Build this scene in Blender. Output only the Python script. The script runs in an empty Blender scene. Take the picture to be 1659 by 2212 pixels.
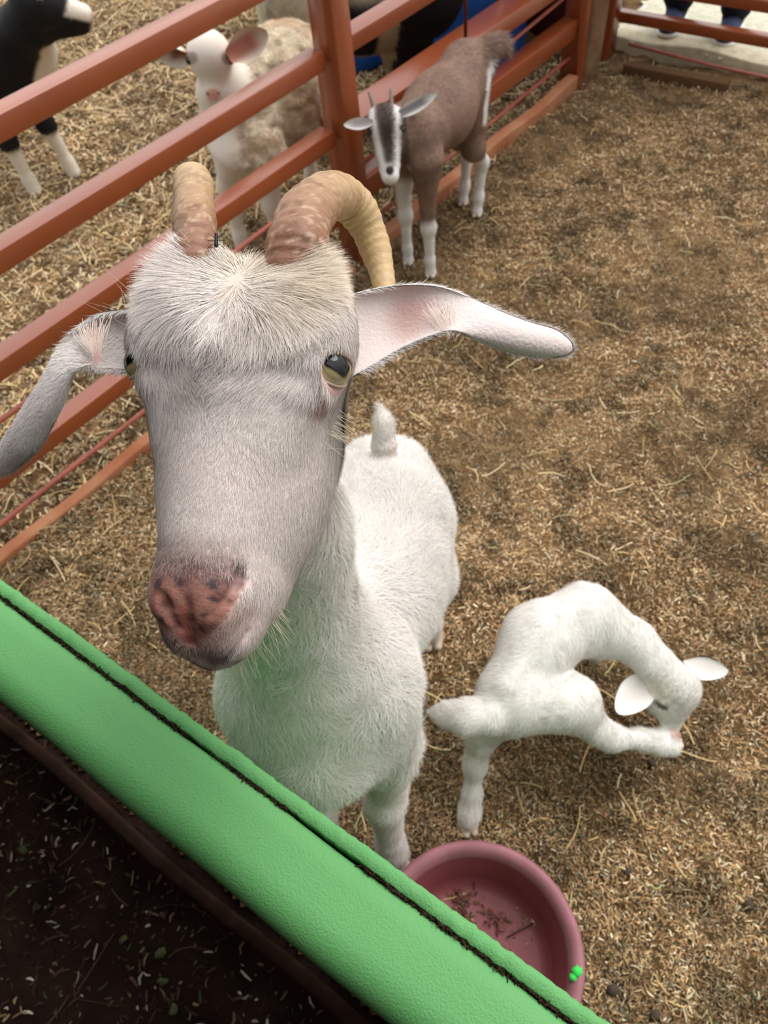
import bpy, math
import numpy as np
from mathutils import Matrix, Vector

# ------------------------------------------------------------------ camera
H_CAM = 1.5
F_PX = 1661.0
PITCH = math.radians(52.69)
ROLL = math.radians(-7.49)
AZ_A = math.radians(43.88)      # direction of the rail fence on the left
AZ_B = math.radians(-49.1)      # direction of the green panel and of the far fence
FWD = np.array([0, math.cos(PITCH), -math.sin(PITCH)])
_r = np.array([1., 0, 0]); _u = np.cross(_r, FWD)
RT = math.cos(ROLL) * _r + math.sin(ROLL) * _u
UP = -math.sin(ROLL) * _r + math.cos(ROLL) * _u
CAM = np.array([0, 0, H_CAM])

scene = bpy.context.scene
cam_data = bpy.data.cameras.new('camera')
cam_data.sensor_fit = 'HORIZONTAL'
cam_data.sensor_width = 36.0
cam_data.lens = 36.0 * F_PX / 1659.0
cam_data.clip_start = 0.02
cam_data.dof.use_dof = True
cam_data.dof.focus_distance = 0.455
cam_data.dof.aperture_fstop = 19.0
cam = bpy.data.objects.new('camera', cam_data)
scene.collection.objects.link(cam)
cam.matrix_world = Matrix(((RT[0], UP[0], -FWD[0], CAM[0]), (RT[1], UP[1], -FWD[1], CAM[1]),
                           (RT[2], UP[2], -FWD[2], CAM[2]), (0, 0, 0, 1)))
scene.camera = cam

# ------------------------------------------------------------------ daylight and exposure
SKY = 1.62
world = bpy.data.worlds.new('world'); scene.world = world
world.use_nodes = True
wn = world.node_tree.nodes; wl = world.node_tree.links
bg = wn['Background']
tc = wn.new('ShaderNodeTexCoord'); sp = wn.new('ShaderNodeSeparateXYZ')
rmp = wn.new('ShaderNodeValToRGB')
wl.new(tc.outputs['Generated'], sp.inputs[0]); wl.new(sp.outputs['Z'], rmp.inputs[0])
rmp.color_ramp.elements[0].position = 0.0; rmp.color_ramp.elements[0].color = (0.62, 0.60, 0.56, 1)
rmp.color_ramp.elements[1].position = 0.7; rmp.color_ramp.elements[1].color = (0.97, 0.98, 1.0, 1)
wl.new(rmp.outputs[0], bg.inputs[0])
# sky itself dimmed on the visitors' side to shade it; open daylight ahead and overhead
dt = wn.new('ShaderNodeVectorMath'); dt.operation = 'DOT_PRODUCT'; dt.inputs[1].default_value = (0.15, 0.75, 0.62)
wl.new(tc.outputs['Generated'], dt.inputs[0])
mr = wn.new('ShaderNodeMapRange'); mr.interpolation_type = 'SMOOTHSTEP'
mr.inputs['From Min'].default_value = -0.65; mr.inputs['From Max'].default_value = 0.75
mr.inputs['To Min'].default_value = 0.28 * SKY; mr.inputs['To Max'].default_value = 1.0 * SKY
wl.new(dt.outputs['Value'], mr.inputs['Value']); wl.new(mr.outputs[0], bg.inputs[1])
sun_d = bpy.data.lights.new('sun', 'SUN'); sun_d.energy = 1.9; sun_d.angle = math.radians(38)
sun_d.color = (1.0, 0.97, 0.93)
sun = bpy.data.objects.new('sun', sun_d); scene.collection.objects.link(sun)
sdir = Vector((-0.55, -0.35, -1.0)).normalized()      # light travels this way: from the right, behind, high
sun.rotation_euler = sdir.to_track_quat('-Z', 'Y').to_euler()
scene.view_settings.view_transform = 'Standard'
scene.view_settings.look = 'None'
scene.view_settings.gamma = 1.0
scene.view_settings.use_curve_mapping = False
scene.view_settings.exposure = 0.16
scene.cycles.max_bounces = 8
scene.cycles.diffuse_bounces = 4

# ------------------------------------------------------------------ helpers
DA = np.array([math.sin(AZ_A), math.cos(AZ_A), 0]); NA = np.array([math.cos(AZ_A), -math.sin(AZ_A), 0])
DB = np.array([math.sin(AZ_B), math.cos(AZ_B), 0]); NB = np.array([math.cos(AZ_B), -math.sin(AZ_B), 0])
ZZ = np.array([0, 0, 1.])
V = lambda *a: np.array(a, float)
def ray(x, y): return FWD + RT * (x - 829.5) / F_PX - UP * (y - 1106) / F_PX
def PZ(x, y, z): d = ray(x, y); return CAM + d * ((z - H_CAM) / d[2])
def PD(x, y, depth): return CAM + ray(x, y) * depth
def fa(u, n, z): return DA * u + NA * n + ZZ * z       # point in the rail fence's own axes
def fb(u, n, z): return DB * u + NB * n + ZZ * z
rng = np.random.default_rng(7)
COL = scene.collection

def tag(o, label=None, cat=None, group=None, kind=None):
    if label: o['label'] = label
    if cat: o['category'] = cat
    if group: o['group'] = group
    if kind: o['kind'] = kind
    return o
def thing(name, label, cat, loc, group=None):
    o = bpy.data.objects.new(name, None); COL.objects.link(o)
    o.empty_display_size = 0.05
    o.location = Vector(loc)
    return tag(o, label, cat, group)
def link(name, me, mat, parent=None, smooth=True):
    o = bpy.data.objects.new(name, me); COL.objects.link(o)
    if mat: me.materials.append(mat)
    if parent is not None:
        o.parent = parent
        if parent.type == 'EMPTY' or parent.parent is not None or True:
            base = parent.location.copy()
            p = parent.parent
            while p is not None: base += p.location; p = p.parent
            o.location = -base
    if smooth:
        me.polygons.foreach_set('use_smooth', np.ones(len(me.polygons), dtype=bool))
    return o
def mesh_np(name, verts, faces, col=None):
    """verts (n,3); faces: list of int arrays with 3 or 4 columns; col (n,3) linear colour"""
    verts = np.asarray(verts, np.float32)
    me = bpy.data.meshes.new(name)
    fl = [np.asarray(f, np.int32) for f in (faces if isinstance(faces, list) else [faces]) if len(f)]
    idx = np.concatenate([f.ravel() for f in fl])
    tot = np.concatenate([np.full(len(f), f.shape[1], np.int32) for f in fl])
    start = np.concatenate([[0], np.cumsum(tot)[:-1]]).astype(np.int32)
    me.vertices.add(len(verts)); me.vertices.foreach_set('co', verts.ravel())
    me.loops.add(len(idx)); me.loops.foreach_set('vertex_index', idx)
    me.polygons.add(len(tot)); me.polygons.foreach_set('loop_start', start)
    me.update(calc_edges=True); me.validate(verbose=False)
    if col is not None:
        a = me.color_attributes.new('Col', 'FLOAT_COLOR', 'POINT')
        c = np.ones((len(verts), 4), np.float32); c[:, :3] = col
        a.data.foreach_set('color', c.ravel())
    return me
def srgb(r, g, b):
    c = np.array([r, g, b]) / 255.0
    return tuple(np.where(c <= 0.04045, c / 12.92, ((c + 0.055) / 1.055) ** 2.4))
def mixc(a, b, t): t = np.clip(np.asarray(t, float), 0, 1)[:, None]; return np.asarray(a) * (1 - t) + np.asarray(b) * t
def sst(a, b, x): t = np.clip((x - a) / (b - a), 0, 1); return t * t * (3 - 2 * t)

def mat(name, color=(.5, .5, .5), rough=0.6, spec=0.4, vcol=False, bump=0.0, bscale=60, bdetail=4,
        var=0.0, vscale=8, coat=0.0, sss=0.0, var_col=None, bdist=0.004):
    m = bpy.data.materials.new(name); m.use_nodes = True
    nt = m.node_tree; n = nt.nodes; l = nt.links; b = n['Principled BSDF']
    b.inputs['Roughness'].default_value = rough
    b.inputs['Specular IOR Level'].default_value = spec
    b.inputs['Coat Weight'].default_value = coat
    if coat: b.inputs['Coat Roughness'].default_value = 0.03
    src = None
    if vcol:
        a = n.new('ShaderNodeVertexColor'); a.layer_name = 'Col'; src = a.outputs[0]
    else:
        b.inputs['Base Color'].default_value = (*color, 1)
    geo = n.new('ShaderNodeNewGeometry')
    if var > 0:
        t = n.new('ShaderNodeTexNoise'); t.inputs['Scale'].default_value = vscale; t.inputs['Detail'].default_value = 6
        l.new(geo.outputs['Position'], t.inputs['Vector'])
        r = n.new('ShaderNodeValToRGB'); r.color_ramp.elements[0].position = .35; r.color_ramp.elements[1].position = .68
        l.new(t.outputs[0], r.inputs[0])
        mx = n.new('ShaderNodeMix'); mx.data_type = 'RGBA'
        if var_col is None:
            mx.blend_type = 'MULTIPLY'; mx.inputs[7].default_value = (1 - var,) * 3 + (1,)
        else: mx.inputs[7].default_value = (*var_col, 1)
        if var_col is not None:
            mu = n.new('ShaderNodeMath'); mu.operation = 'MULTIPLY'; mu.inputs[1].default_value = var
            l.new(r.outputs[0], mu.inputs[0]); l.new(mu.outputs[0], mx.inputs[0])
        else: l.new(r.outputs[0], mx.inputs[0])
        if src: l.new(src, mx.inputs[6])
        else: mx.inputs[6].default_value = (*color, 1)
        src = mx.outputs[2]
    if src: l.new(src, b.inputs['Base Color'])
    if bump > 0:
        t = n.new('ShaderNodeTexNoise'); t.inputs['Scale'].default_value = bscale; t.inputs['Detail'].default_value = bdetail
        l.new(geo.outputs['Position'], t.inputs['Vector'])
        bp = n.new('ShaderNodeBump'); bp.inputs['Strength'].default_value = bump; bp.inputs['Distance'].default_value = bdist
        l.new(t.outputs[0], bp.inputs['Height']); l.new(bp.outputs[0], b.inputs['Normal'])
    if sss > 0:
        b.inputs['Subsurface Weight'].default_value = sss; b.inputs['Subsurface Radius'].default_value = (.006, .003, .002)
    return m

_perm = np.random.default_rng(3).random((64, 64, 64))
def vnoise(P, s):
    """smooth value noise 0..1"""
    Q = np.asarray(P, float) * s + 100.0
    i = np.floor(Q).astype(int); f = Q - i; f = f * f * (3 - 2 * f)
    r = 0
    for dx in (0, 1):
        for dy in (0, 1):
            for dz in (0, 1):
                w = (f[:, 0] if dx else 1 - f[:, 0]) * (f[:, 1] if dy else 1 - f[:, 1]) * (f[:, 2] if dz else 1 - f[:, 2])
                r = r + w * _perm[(i[:, 0] + dx) & 63, (i[:, 1] + dy) & 63, (i[:, 2] + dz) & 63]
    return r
def fbm(P, s, o=4):
    a = 0; t = 0
    for k in range(o): a = a + vnoise(P, s * 2 ** k) / 2 ** k; t += 1 / 2 ** k
    return a / t

def box_mesh(name, org, ax, ay, az, x, y, z, bev=0.003, seg=0.0, col=None, wob=0.0):
    """bevelled bar: ranges x,y,z along unit axes ax,ay,az; rounded long edges"""
    (x0, x1), (y0, y1), (z0, z1) = x, y, z
    b = min(bev, (y1 - y0) * .45, (z1 - z0) * .45)
    prof = []
    for (cy, cz, a0) in ((y1 - b, z1 - b, 0), (y0 + b, z1 - b, 90), (y0 + b, z0 + b, 180), (y1 - b, z0 + b, 270)):
        for k in range(4):
            a = math.radians(a0 + k * 30); prof.append((cy + b * math.cos(a), cz + b * math.sin(a)))
    prof = np.array(prof); m = len(prof)
    n = 2 if seg == 0 else max(2, int((x1 - x0) / seg) + 1)
    xs = np.linspace(x0, x1, n)
    # small end chamfers
    xs = np.concatenate([[x0], np.clip(xs, x0 + b, x1 - b), [x1]])
    vs = []
    cy, cz = (y0 + y1) / 2, (z0 + z1) / 2
    for k, xx in enumerate(xs):
        s = 1 - b / max((y1 - y0), 1e-6) if k in (0, len(xs) - 1) else 1
        s2 = 1 - b / max((z1 - z0), 1e-6) if k in (0, len(xs) - 1) else 1
        wy, wz = (np.sin(xx * 9.1 + z0 * 30) * wob, np.sin(xx * 13.7 + 2 + y0 * 20) * wob)
        for py, pz in prof:
            vs.append(org + ax * xx + ay * (cy + (py - cy) * s + wy) + az * (cz + (pz - cz) * s2 + wz))
    K = len(xs)
    f = []
    for k in range(K - 1):
        for j in range(m):
            f.append((k * m + j, k * m + (j + 1) % m, (k + 1) * m + (j + 1) % m, (k + 1) * m + j))
    c0 = len(vs); vs.append(np.mean(vs[:m], 0)); vs.append(np.mean(vs[(K - 1) * m:K * m], 0))
    t = [(c0, (j + 1) % m, j) for j in range(m)] + [(c0 + 1, (K - 1) * m + j, (K - 1) * m + (j + 1) % m) for j in range(m)]
    return mesh_np(name, np.array(vs), [np.array(f), np.array(t)])
def fix_normals(o):
    import bmesh
    bm = bmesh.new(); bm.from_mesh(o.data); bmesh.ops.recalc_face_normals(bm, faces=bm.faces); bm.to_mesh(o.data); bm.free()
    return o
def bar(name, m, parent, org, ax, ay, az, x, y, z, bev=.004, seg=0., wob=0.):
    o = link(name, box_mesh(name, org, ax, ay, az, x, y, z, bev, seg, wob=wob), m, parent)
    return fix_normals(o)
def sweep_mesh(name, pts, rad, nseg=12, colf=None, flat=None, ridge=None, capr=True):
    """tube along points with per point radius"""
    pts = np.asarray(pts, float); n = len(pts); rad = np.broadcast_to(np.asarray(rad, float), (n,))
    tg = np.gradient(pts, axis=0); tg /= np.linalg.norm(tg, axis=1)[:, None]
    ref = np.array([0, 0, 1.]) if abs(tg[0][2]) < .8 else np.array([1., 0, 0])
    if flat is not None: ref = np.asarray(flat[0], float)
    s = np.cross(tg[0], ref); s /= np.linalg.norm(s)
    vs = []
    an = np.linspace(0, 2 * np.pi, nseg, endpoint=False)
    for k in range(n):
        s = s - tg[k] * (s @ tg[k]); s /= np.linalg.norm(s); b = np.cross(tg[k], s)
        fl = flat[1] if flat is not None else 1.0
        r = rad[k] * np.ones(nseg)
        if ridge is not None: r = r * ridge(k, an)
        vs.append(pts[k] + np.outer(np.cos(an) * r, s) + np.outer(np.sin(an) * r * fl, b))
    vs = np.concatenate(vs)
    f = [(k * nseg + j, k * nseg + (j + 1) % nseg, (k + 1) * nseg + (j + 1) % nseg, (k + 1) * nseg + j) for k in range(n - 1) for j in range(nseg)]
    e0, e1 = len(vs), len(vs) + 1
    vs = np.vstack([vs, pts[0], pts[-1]])
    t = [(e0, (j + 1) % nseg, j) for j in range(nseg)] + [(e1, (n - 1) * nseg + j, (n - 1) * nseg + (j + 1) % nseg) for j in range(nseg)]
    col = colf(vs) if colf else None
    return mesh_np(name, vs, [np.array(f), np.array(t)], col)
def tube(name, m, parent, pts, rad, **k): return link(name, sweep_mesh(name, pts, rad, **k), m, parent)
def smooth_path(pts, n=40):
    """Catmull-Rom through points (any column count)"""
    P = np.asarray(pts, float); Q = np.vstack([2 * P[0] - P[1], P, 2 * P[-1] - P[-2]])
    out = []
    t = np.linspace(0, len(P) - 1 - 1e-6, n)
    for x in t:
        i = int(x); f = x - i; a, b, c, d = Q[i], Q[i + 1], Q[i + 2], Q[i + 3]
        out.append(.5 * ((2 * b) + (-a + c) * f + (2 * a - 5 * b + 4 * c - d) * f * f + (-a + 3 * b - 3 * c + d) * f ** 3))
    return np.array(out)
def lathe_mesh(name, c, prof, n=72, colf=None):
    prof = np.array(prof); an = np.linspace(0, 2 * np.pi, n, endpoint=False); m = len(prof)
    vs = np.array([(c[0] + r * math.cos(a), c[1] + r * math.sin(a), c[2] + z) for r, z in prof for a in an])
    f = [(k * n + j, k * n + (j + 1) % n, (k + 1) * n + (j + 1) % n, (k + 1) * n + j) for k in range(m - 1) for j in range(n)]
    return mesh_np(name, vs, [np.array(f)], colf(vs) if colf else None)

# ---- implicit surfaces: one continuous skin polygonised from blended tapered volumes
class Body:
    def __init__(s): s.p = []
    def cone(s, a, b, ra, rb, k=.03, sq=None, fac=1.0, sub=False):
        s.p.append(('c', V(*a), V(*b), ra, rb, k, None if sq is None else np.asarray(sq, float) / np.linalg.norm(sq), fac, sub)); return s
    def ball(s, a, r, k=.03, sub=False): return s.cone(a, V(*a) + 1e-5, r, r, k, sub=sub)
    def ell(s, c, axes, radii, k=.02, sub=False):
        s.p.append(('e', V(*c), np.asarray(axes, float), np.asarray(radii, float), k, sub)); return s
    def chain(s, pts, rad, k=.02, sq=None, fac=1.0):
        for i in range(len(pts) - 1): s.cone(pts[i], pts[i + 1], rad[i], rad[i + 1], k, sq, fac)
        return s
    def sdf(s, P):
        d = None
        for q in s.p:
            if q[0] == 'c':
                _, a, b, ra, rb, k, sq, fac, sub = q
                X = P - a; ba = b - a
                if sq is not None:
                    X = X + np.outer((X @ sq) * (fac - 1), sq); ba = ba + sq * (ba @ sq) * (fac - 1)
                h = np.clip((X @ ba) / max(ba @ ba, 1e-12), 0, 1)
                e = np.linalg.norm(X - h[:, None] * ba, axis=1) - (ra + (rb - ra) * h)
            else:
                _, c, ax, r, k, sub = q
                X = (P - c) @ ax.T
                k0 = np.linalg.norm(X / r, axis=1); k1 = np.linalg.norm(X / r ** 2, axis=1)
                e = k0 * (k0 - 1) / np.maximum(k1, 1e-9)
            if d is None: d = e; continue
            if sub:
                e = -e
                h = np.maximum(k - np.abs(d - e), 0) / k; d = np.maximum(d, e) + h * h * k * .25
            else:
                h = np.maximum(k - np.abs(d - e), 0) / k; d = np.minimum(d, e) - h * h * k * .25
        return d
    def extra(s, P): return 0.0
    def val(s, P):
        out = np.empty(len(P))
        for i in range(0, len(P), 200000): out[i:i + 200000] = s.sdf(P[i:i + 200000]) + s.extra(P[i:i + 200000])
        return out
    def mesh(s, name, vox, lo, hi, slack=1.9, colf=None):
        slack = max([slack] + [q[7] * 1.3 for q in s.p if q[0] == 'c'])
        lo = np.asarray(lo, float); hi = np.asarray(hi, float)
        L = 5; size = vox * 2 ** L
        n = np.ceil((hi - lo) / size).astype(int)
        C = np.stack(np.meshgrid(*[np.arange(k) for k in n], indexing='ij'), -1).reshape(-1, 3)
        for lev in range(L + 1):
            c = lo + (C + .5) * size
            keep = np.abs(s.val(c)) < size * .87 * slack + .002
            C = C[keep]
            if lev < L:
                C = (C[:, None, :] * 2 + np.array([(i, j, k) for i in (0, 1) for j in (0, 1) for k in (0, 1)])[None]).reshape(-1, 3); size /= 2
        N = n * 2 ** L + 2
        key = lambda A: (A[:, 0].astype(np.int64) * N[1] + A[:, 1]) * N[2] + A[:, 2]
        offs = np.array([(i, j, k) for i in (0, 1) for j in (0, 1) for k in (0, 1)])
        corners = (C[:, None, :] + offs[None]).reshape(-1, 3)
        ck = key(corners); uk, inv = np.unique(ck, return_inverse=True)
        uc = np.stack([uk // (N[1] * N[2]), (uk // N[2]) % N[1], uk % N[2]], 1)
        ud = s.val(lo + uc * vox)
        D = ud[inv].reshape(-1, 8)
        act = (D.min(1) < 0) & (D.max(1) >= 0)
        C = C[act]; D = D[act]
        order = np.argsort(key(C)); C = C[order]; D = D[order]; kk = key(C)
        edges = [(0, 1), (2, 3), (4, 5), (6, 7), (0, 2), (1, 3), (4, 6), (5, 7), (0, 4), (1, 5), (2, 6), (3, 7)]
        acc = np.zeros((len(C), 3)); cnt = np.zeros(len(C))
        for a, b in edges:
            da, db = D[:, a], D[:, b]; m = (da < 0) != (db < 0)
            t = np.where(m, da / np.where(m, da - db, 1), 0)
            acc += (offs[a] + (offs[b] - offs[a]) * t[:, None]) * m[:, None]; cnt += m
        Vt = lo + (C + acc / cnt[:, None]) * vox
        g = np.stack([(s.val(Vt + e) - s.val(Vt - e)) for e in np.eye(3) * vox * .25], 1) / (vox * .5)
        dv = s.val(Vt); Vt = Vt - g * (dv / np.maximum((g * g).sum(1), .2))[:, None] * .7
        faces = []
        for ax, hi_c in ((0, 4), (1, 2), (2, 1)):
            m = (D[:, 0] < 0) != (D[:, hi_c] < 0)
            base = C[m]; neg = D[m, 0] < 0
            o1 = np.zeros(3, int); o2 = np.zeros(3, int); o1[(ax + 1) % 3] = 1; o2[(ax + 2) % 3] = 1
            q = []
            ok = np.ones(len(base), bool)
            for sh in (0 * o1, o1, o1 + o2, o2):
                w = base - sh; kx = key(w); ix = np.searchsorted(kk, kx); ix = np.clip(ix, 0, len(kk) - 1)
                ok &= (kk[ix] == kx) & (w >= 0).all(1); q.append(ix)
            q = np.stack(q, 1)[ok]; neg = neg[ok]
            q[~neg] = q[~neg][:, ::-1]
            faces.append(q)
        F = np.concatenate(faces)
        return mesh_np(name, Vt, F, colf(Vt) if colf else None), Vt, F

def fur(name, Vt, F, m, parent, N, length, flow, width, colf, dens=None, lift=.25, seg=4, jit=.25, wave=.15,
        clump=0.0, cscale=120, view=-.25, seed=1, label=None, grav=0.0, region=None, stuff=True, cvar=.22):
    """strands rooted on the skin: thin tapered mesh blades following a flow field"""
    r = np.random.default_rng(seed)
    A, B, C_, D_ = (Vt[F[:, k]] for k in range(4))
    nn = np.cross(C_ - A, D_ - B); ar = np.linalg.norm(nn, axis=1); nn = nn / np.maximum(ar, 1e-12)[:, None]
    cen = (A + B + C_ + D_) / 4
    w = ar.copy()
    vd = CAM - cen; vd /= np.linalg.norm(vd, axis=1)[:, None]
    w *= ((nn * vd).sum(1) > view)
    if region is not None: w *= region(cen)
    if dens is not None: w *= dens(cen)
    w /= w.sum()
    f = r.choice(len(F), N, p=w)
    u, v = r.random(N)[:, None], r.random(N)[:, None]
    P = (A[f] * (1 - u) + B[f] * u) * (1 - v) + (D_[f] * (1 - u) + C_[f] * u) * v
    # smooth normals at roots
    vn = np.zeros_like(Vt)
    for k in range(4): np.add.at(vn, F[:, k], nn)
    vn /= np.maximum(np.linalg.norm(vn, axis=1), 1e-9)[:, None]
    n_ = (vn[F[f, 0]] * (1 - u) + vn[F[f, 1]] * u) * (1 - v) + (vn[F[f, 3]] * (1 - u) + vn[F[f, 2]] * u) * v
    n_ /= np.linalg.norm(n_, axis=1)[:, None]
    Ln = length(P) * (0.65 + .6 * r.random(N))
    fl = flow(P, n_)
    def tang(x):
        x = x - n_ * (x * n_).sum(1)[:, None]; return x / np.maximum(np.linalg.norm(x, axis=1), 1e-6)[:, None]
    d = tang(fl) + r.normal(0, jit, (N, 3))
    if clump > 0:
        cn = np.stack([vnoise(P + 3.1 * k, cscale) for k in (1, 2, 3)], 1) - .5
        cn2 = np.stack([vnoise(P + 7.7 * k, cscale * .35) for k in (1, 2, 3)], 1) - .5
        d = d + clump * 3 * cn + clump * 3 * cn2
    d = tang(d)
    lf = np.broadcast_to(lift(P) if callable(lift) else lift, (N,))[:, None] * (0.5 + r.random(N))[:, None]
    dr = d + n_ * lf; dr /= np.linalg.norm(dr, axis=1)[:, None]
    sd = np.cross(n_, dr); sd /= np.maximum(np.linalg.norm(sd, axis=1), 1e-6)[:, None]
    bend = r.normal(0, wave, N)[:, None]
    ts = np.linspace(0, 1, seg + 1)
    W = width * (0.7 + .6 * r.random(N))
    ver = np.empty((N, seg + 1, 2, 3))
    for k, t in enumerate(ts):
        pos = P + dr * (Ln * t)[:, None] - n_ * (Ln * t * t)[:, None] * lf * .35 + sd * (bend * (Ln * t * t)[:, None]) + V(0, 0, -1) * (grav * Ln * t * t)[:, None]
        pos = pos - n_ * .0006 * (1 - t)
        ww = (W * (1 - .85 * t ** 1.5) * .5)[:, None]
        # twist a little so the blades catch light differently
        ver[:, k, 0] = pos - sd * ww; ver[:, k, 1] = pos + sd * ww
    ver = ver.reshape(-1, 3)
    base = np.arange(N)[:, None] * (seg + 1) * 2
    fs = np.concatenate([base + np.array([[2 * k, 2 * k + 1, 2 * k + 3, 2 * k + 2]]) for k in range(seg)])
    c = colf(P); c = c * (1 - cvar + 1.35 * cvar * r.random(N))[:, None]
    cc = np.repeat(np.clip(c, 0, .95), (seg + 1) * 2, axis=0)
    me = mesh_np(name, ver, fs, cc)
    o = link(name, me, m, parent)
    if stuff: o['kind'] = 'stuff'
    return o
# ================================================================== materials
M_RED = mat('rust_paint', srgb(150, 74, 38), .30, .55, bump=.15, bscale=45, var=.35, vscale=7, var_col=srgb(128, 54, 28))
M_REDD = mat('dark_red_paint', srgb(96, 40, 26), .6, .3, bump=.2, bscale=50, var=.4, vscale=9)
M_RED.node_tree.nodes['Principled BSDF'].inputs['Coat Weight'].default_value = .55
M_RED.node_tree.nodes['Principled BSDF'].inputs['Coat Roughness'].default_value = .28
M_ROD = mat('rod_paint', srgb(176, 92, 74), .5, .5, var=.3, vscale=20)
M_WOOD = mat('worn_timber', srgb(176, 124, 92), .8, .2, bump=.5, bscale=40, var=.7, vscale=10, var_col=srgb(150, 80, 50))
M_OLDW = mat('bare_timber', srgb(150, 118, 88), .85, .2, bump=.6, bscale=35, var=.5, vscale=12)
M_GREEN = mat('green_paint', srgb(100, 164, 98), .55, .3, bump=.5, bscale=520, bdetail=3, var=.25, vscale=14, var_col=srgb(90, 156, 94), bdist=.0016)
M_GREENW = mat('green_wall_paint', srgb(60, 205, 84), .6, .3, bump=.4, bscale=200, var=.2, vscale=10, var_col=srgb(60, 180, 80))
M_DUST = mat('dirt', srgb(58, 44, 32), .95, .1, bump=.6, bscale=400)
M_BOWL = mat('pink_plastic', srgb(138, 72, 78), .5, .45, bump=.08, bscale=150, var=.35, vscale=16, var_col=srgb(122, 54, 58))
M_BLUE = mat('blue_plastic', srgb(10, 92, 186), .4, .5, bump=.05, bscale=20, var=.25, vscale=6)
M_IVORY = mat('ivory_plastic', srgb(222, 216, 188), .5, .4)
M_SOIL = mat('aisle_soil', srgb(66, 48, 40), .95, .1, bump=.8, bscale=70, bdetail=8, var=.5, vscale=12, bdist=.01)
M_KERB = mat('kerb_wood', srgb(84, 62, 50), .9, .1, bump=.7, bscale=60, var=.5, vscale=20)
M_GRAVEL = mat('gravel', srgb(214, 208, 186), .9, .2, bump=1, bscale=55, var=.45, vscale=28, var_col=srgb(168, 172, 150), bdist=.01)
M_CHIP = mat('straw_chip', vcol=True, rough=.7, spec=.25)
M_SHADE = mat('shade_board', srgb(86, 66, 52), .9, .1, bump=.3, bscale=20)
M_GROUND = mat('bedding', vcol=True, rough=.95, spec=.1, bump=1.0, bscale=170, bdetail=8, bdist=.012)

# ================================================================== ground
def ground_h(x, y):
    P = np.stack([x, y, 0 * x], 1)
    h = (fbm(P, 5.5, 3) - .5) * .030 + (fbm(P + 9, 24, 3) - .5) * .028
    # bedding thins out against the panel and fences
    nb = x * NB[0] + y * NB[1]
    return h * sst(-.02, .3, nb) * 1.0 - .004
def grid_ground(name, x0, x1, y0, y1, st, m, keep, colf, hf):
    xs = np.arange(x0, x1, st); ys = np.arange(y0, y1, st)
    X, Y = np.meshgrid(xs, ys, indexing='ij'); X = X.ravel(); Y = Y.ravel()
    P = np.stack([X, Y, hf(X, Y)], 1)
    i, j = np.meshgrid(np.arange(len(xs) - 1), np.arange(len(ys) - 1), indexing='ij'); a = (i * len(ys) + j).ravel()
    F = np.stack([a, a + len(ys), a + len(ys) + 1, a + 1], 1)
    F = F[keep(P[F].mean(1))]
    used = np.unique(F); mp = np.zeros(len(P), int); mp[used] = np.arange(len(used))
    P = P[used]; F = mp[F]
    o = link(name, mesh_np(name, P, F, colf(P)), m); o['kind'] = 'structure'
    return o
def bed_col(P):
    t = fbm(P * V(1, 1, 0), 3.0, 3); u = fbm(P * V(1, 1, 0) + 5, 17, 3)
    c = mixc(srgb(146, 116, 80), srgb(118, 92, 62), sst(.35, .65, t))
    return mixc(c, srgb(74, 60, 42), sst(.52, .72, u) * .8)
grid_ground('floor', -2.9, 4.2, 0.0, 5.6, .0145, M_GROUND,
            lambda c: (c @ NB > .012) & (c @ NB < 3.42 + 8 * (c @ DB > 1.4)) & (c @ DB > -1.6), bed_col, ground_h)
# soil of the visitors' aisle, this side of the green panel
def aisle_h(x, y): return (fbm(np.stack([x, y, 0 * x], 1), 9, 4) - .5) * .02 - .012
grid_ground('floor_aisle', -2.6, 2.4, -2.9, 2.4, .02, M_SOIL,
            lambda c: (c @ NB < .03) & (c @ NB > -1.75) & (abs(c @ DB) < 2.0), lambda P: np.ones((len(P), 3)) * .3, aisle_h)
# pale gravel yard beyond the far fence
def gr_h(x, y): return (fbm(np.stack([x, y, 0 * x], 1), 14, 3) - .5) * .012 + .044
grid_ground('floor_yard', -2.0, 7.0, 1.5, 9.0, .04, M_GRAVEL,
            lambda c: (c @ NB > 3.42) & (c @ NB < 7.) & (c @ DB < 1.36) & (c @ DB > -3.0), lambda P: np.ones((len(P), 3)), gr_h)

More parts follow.
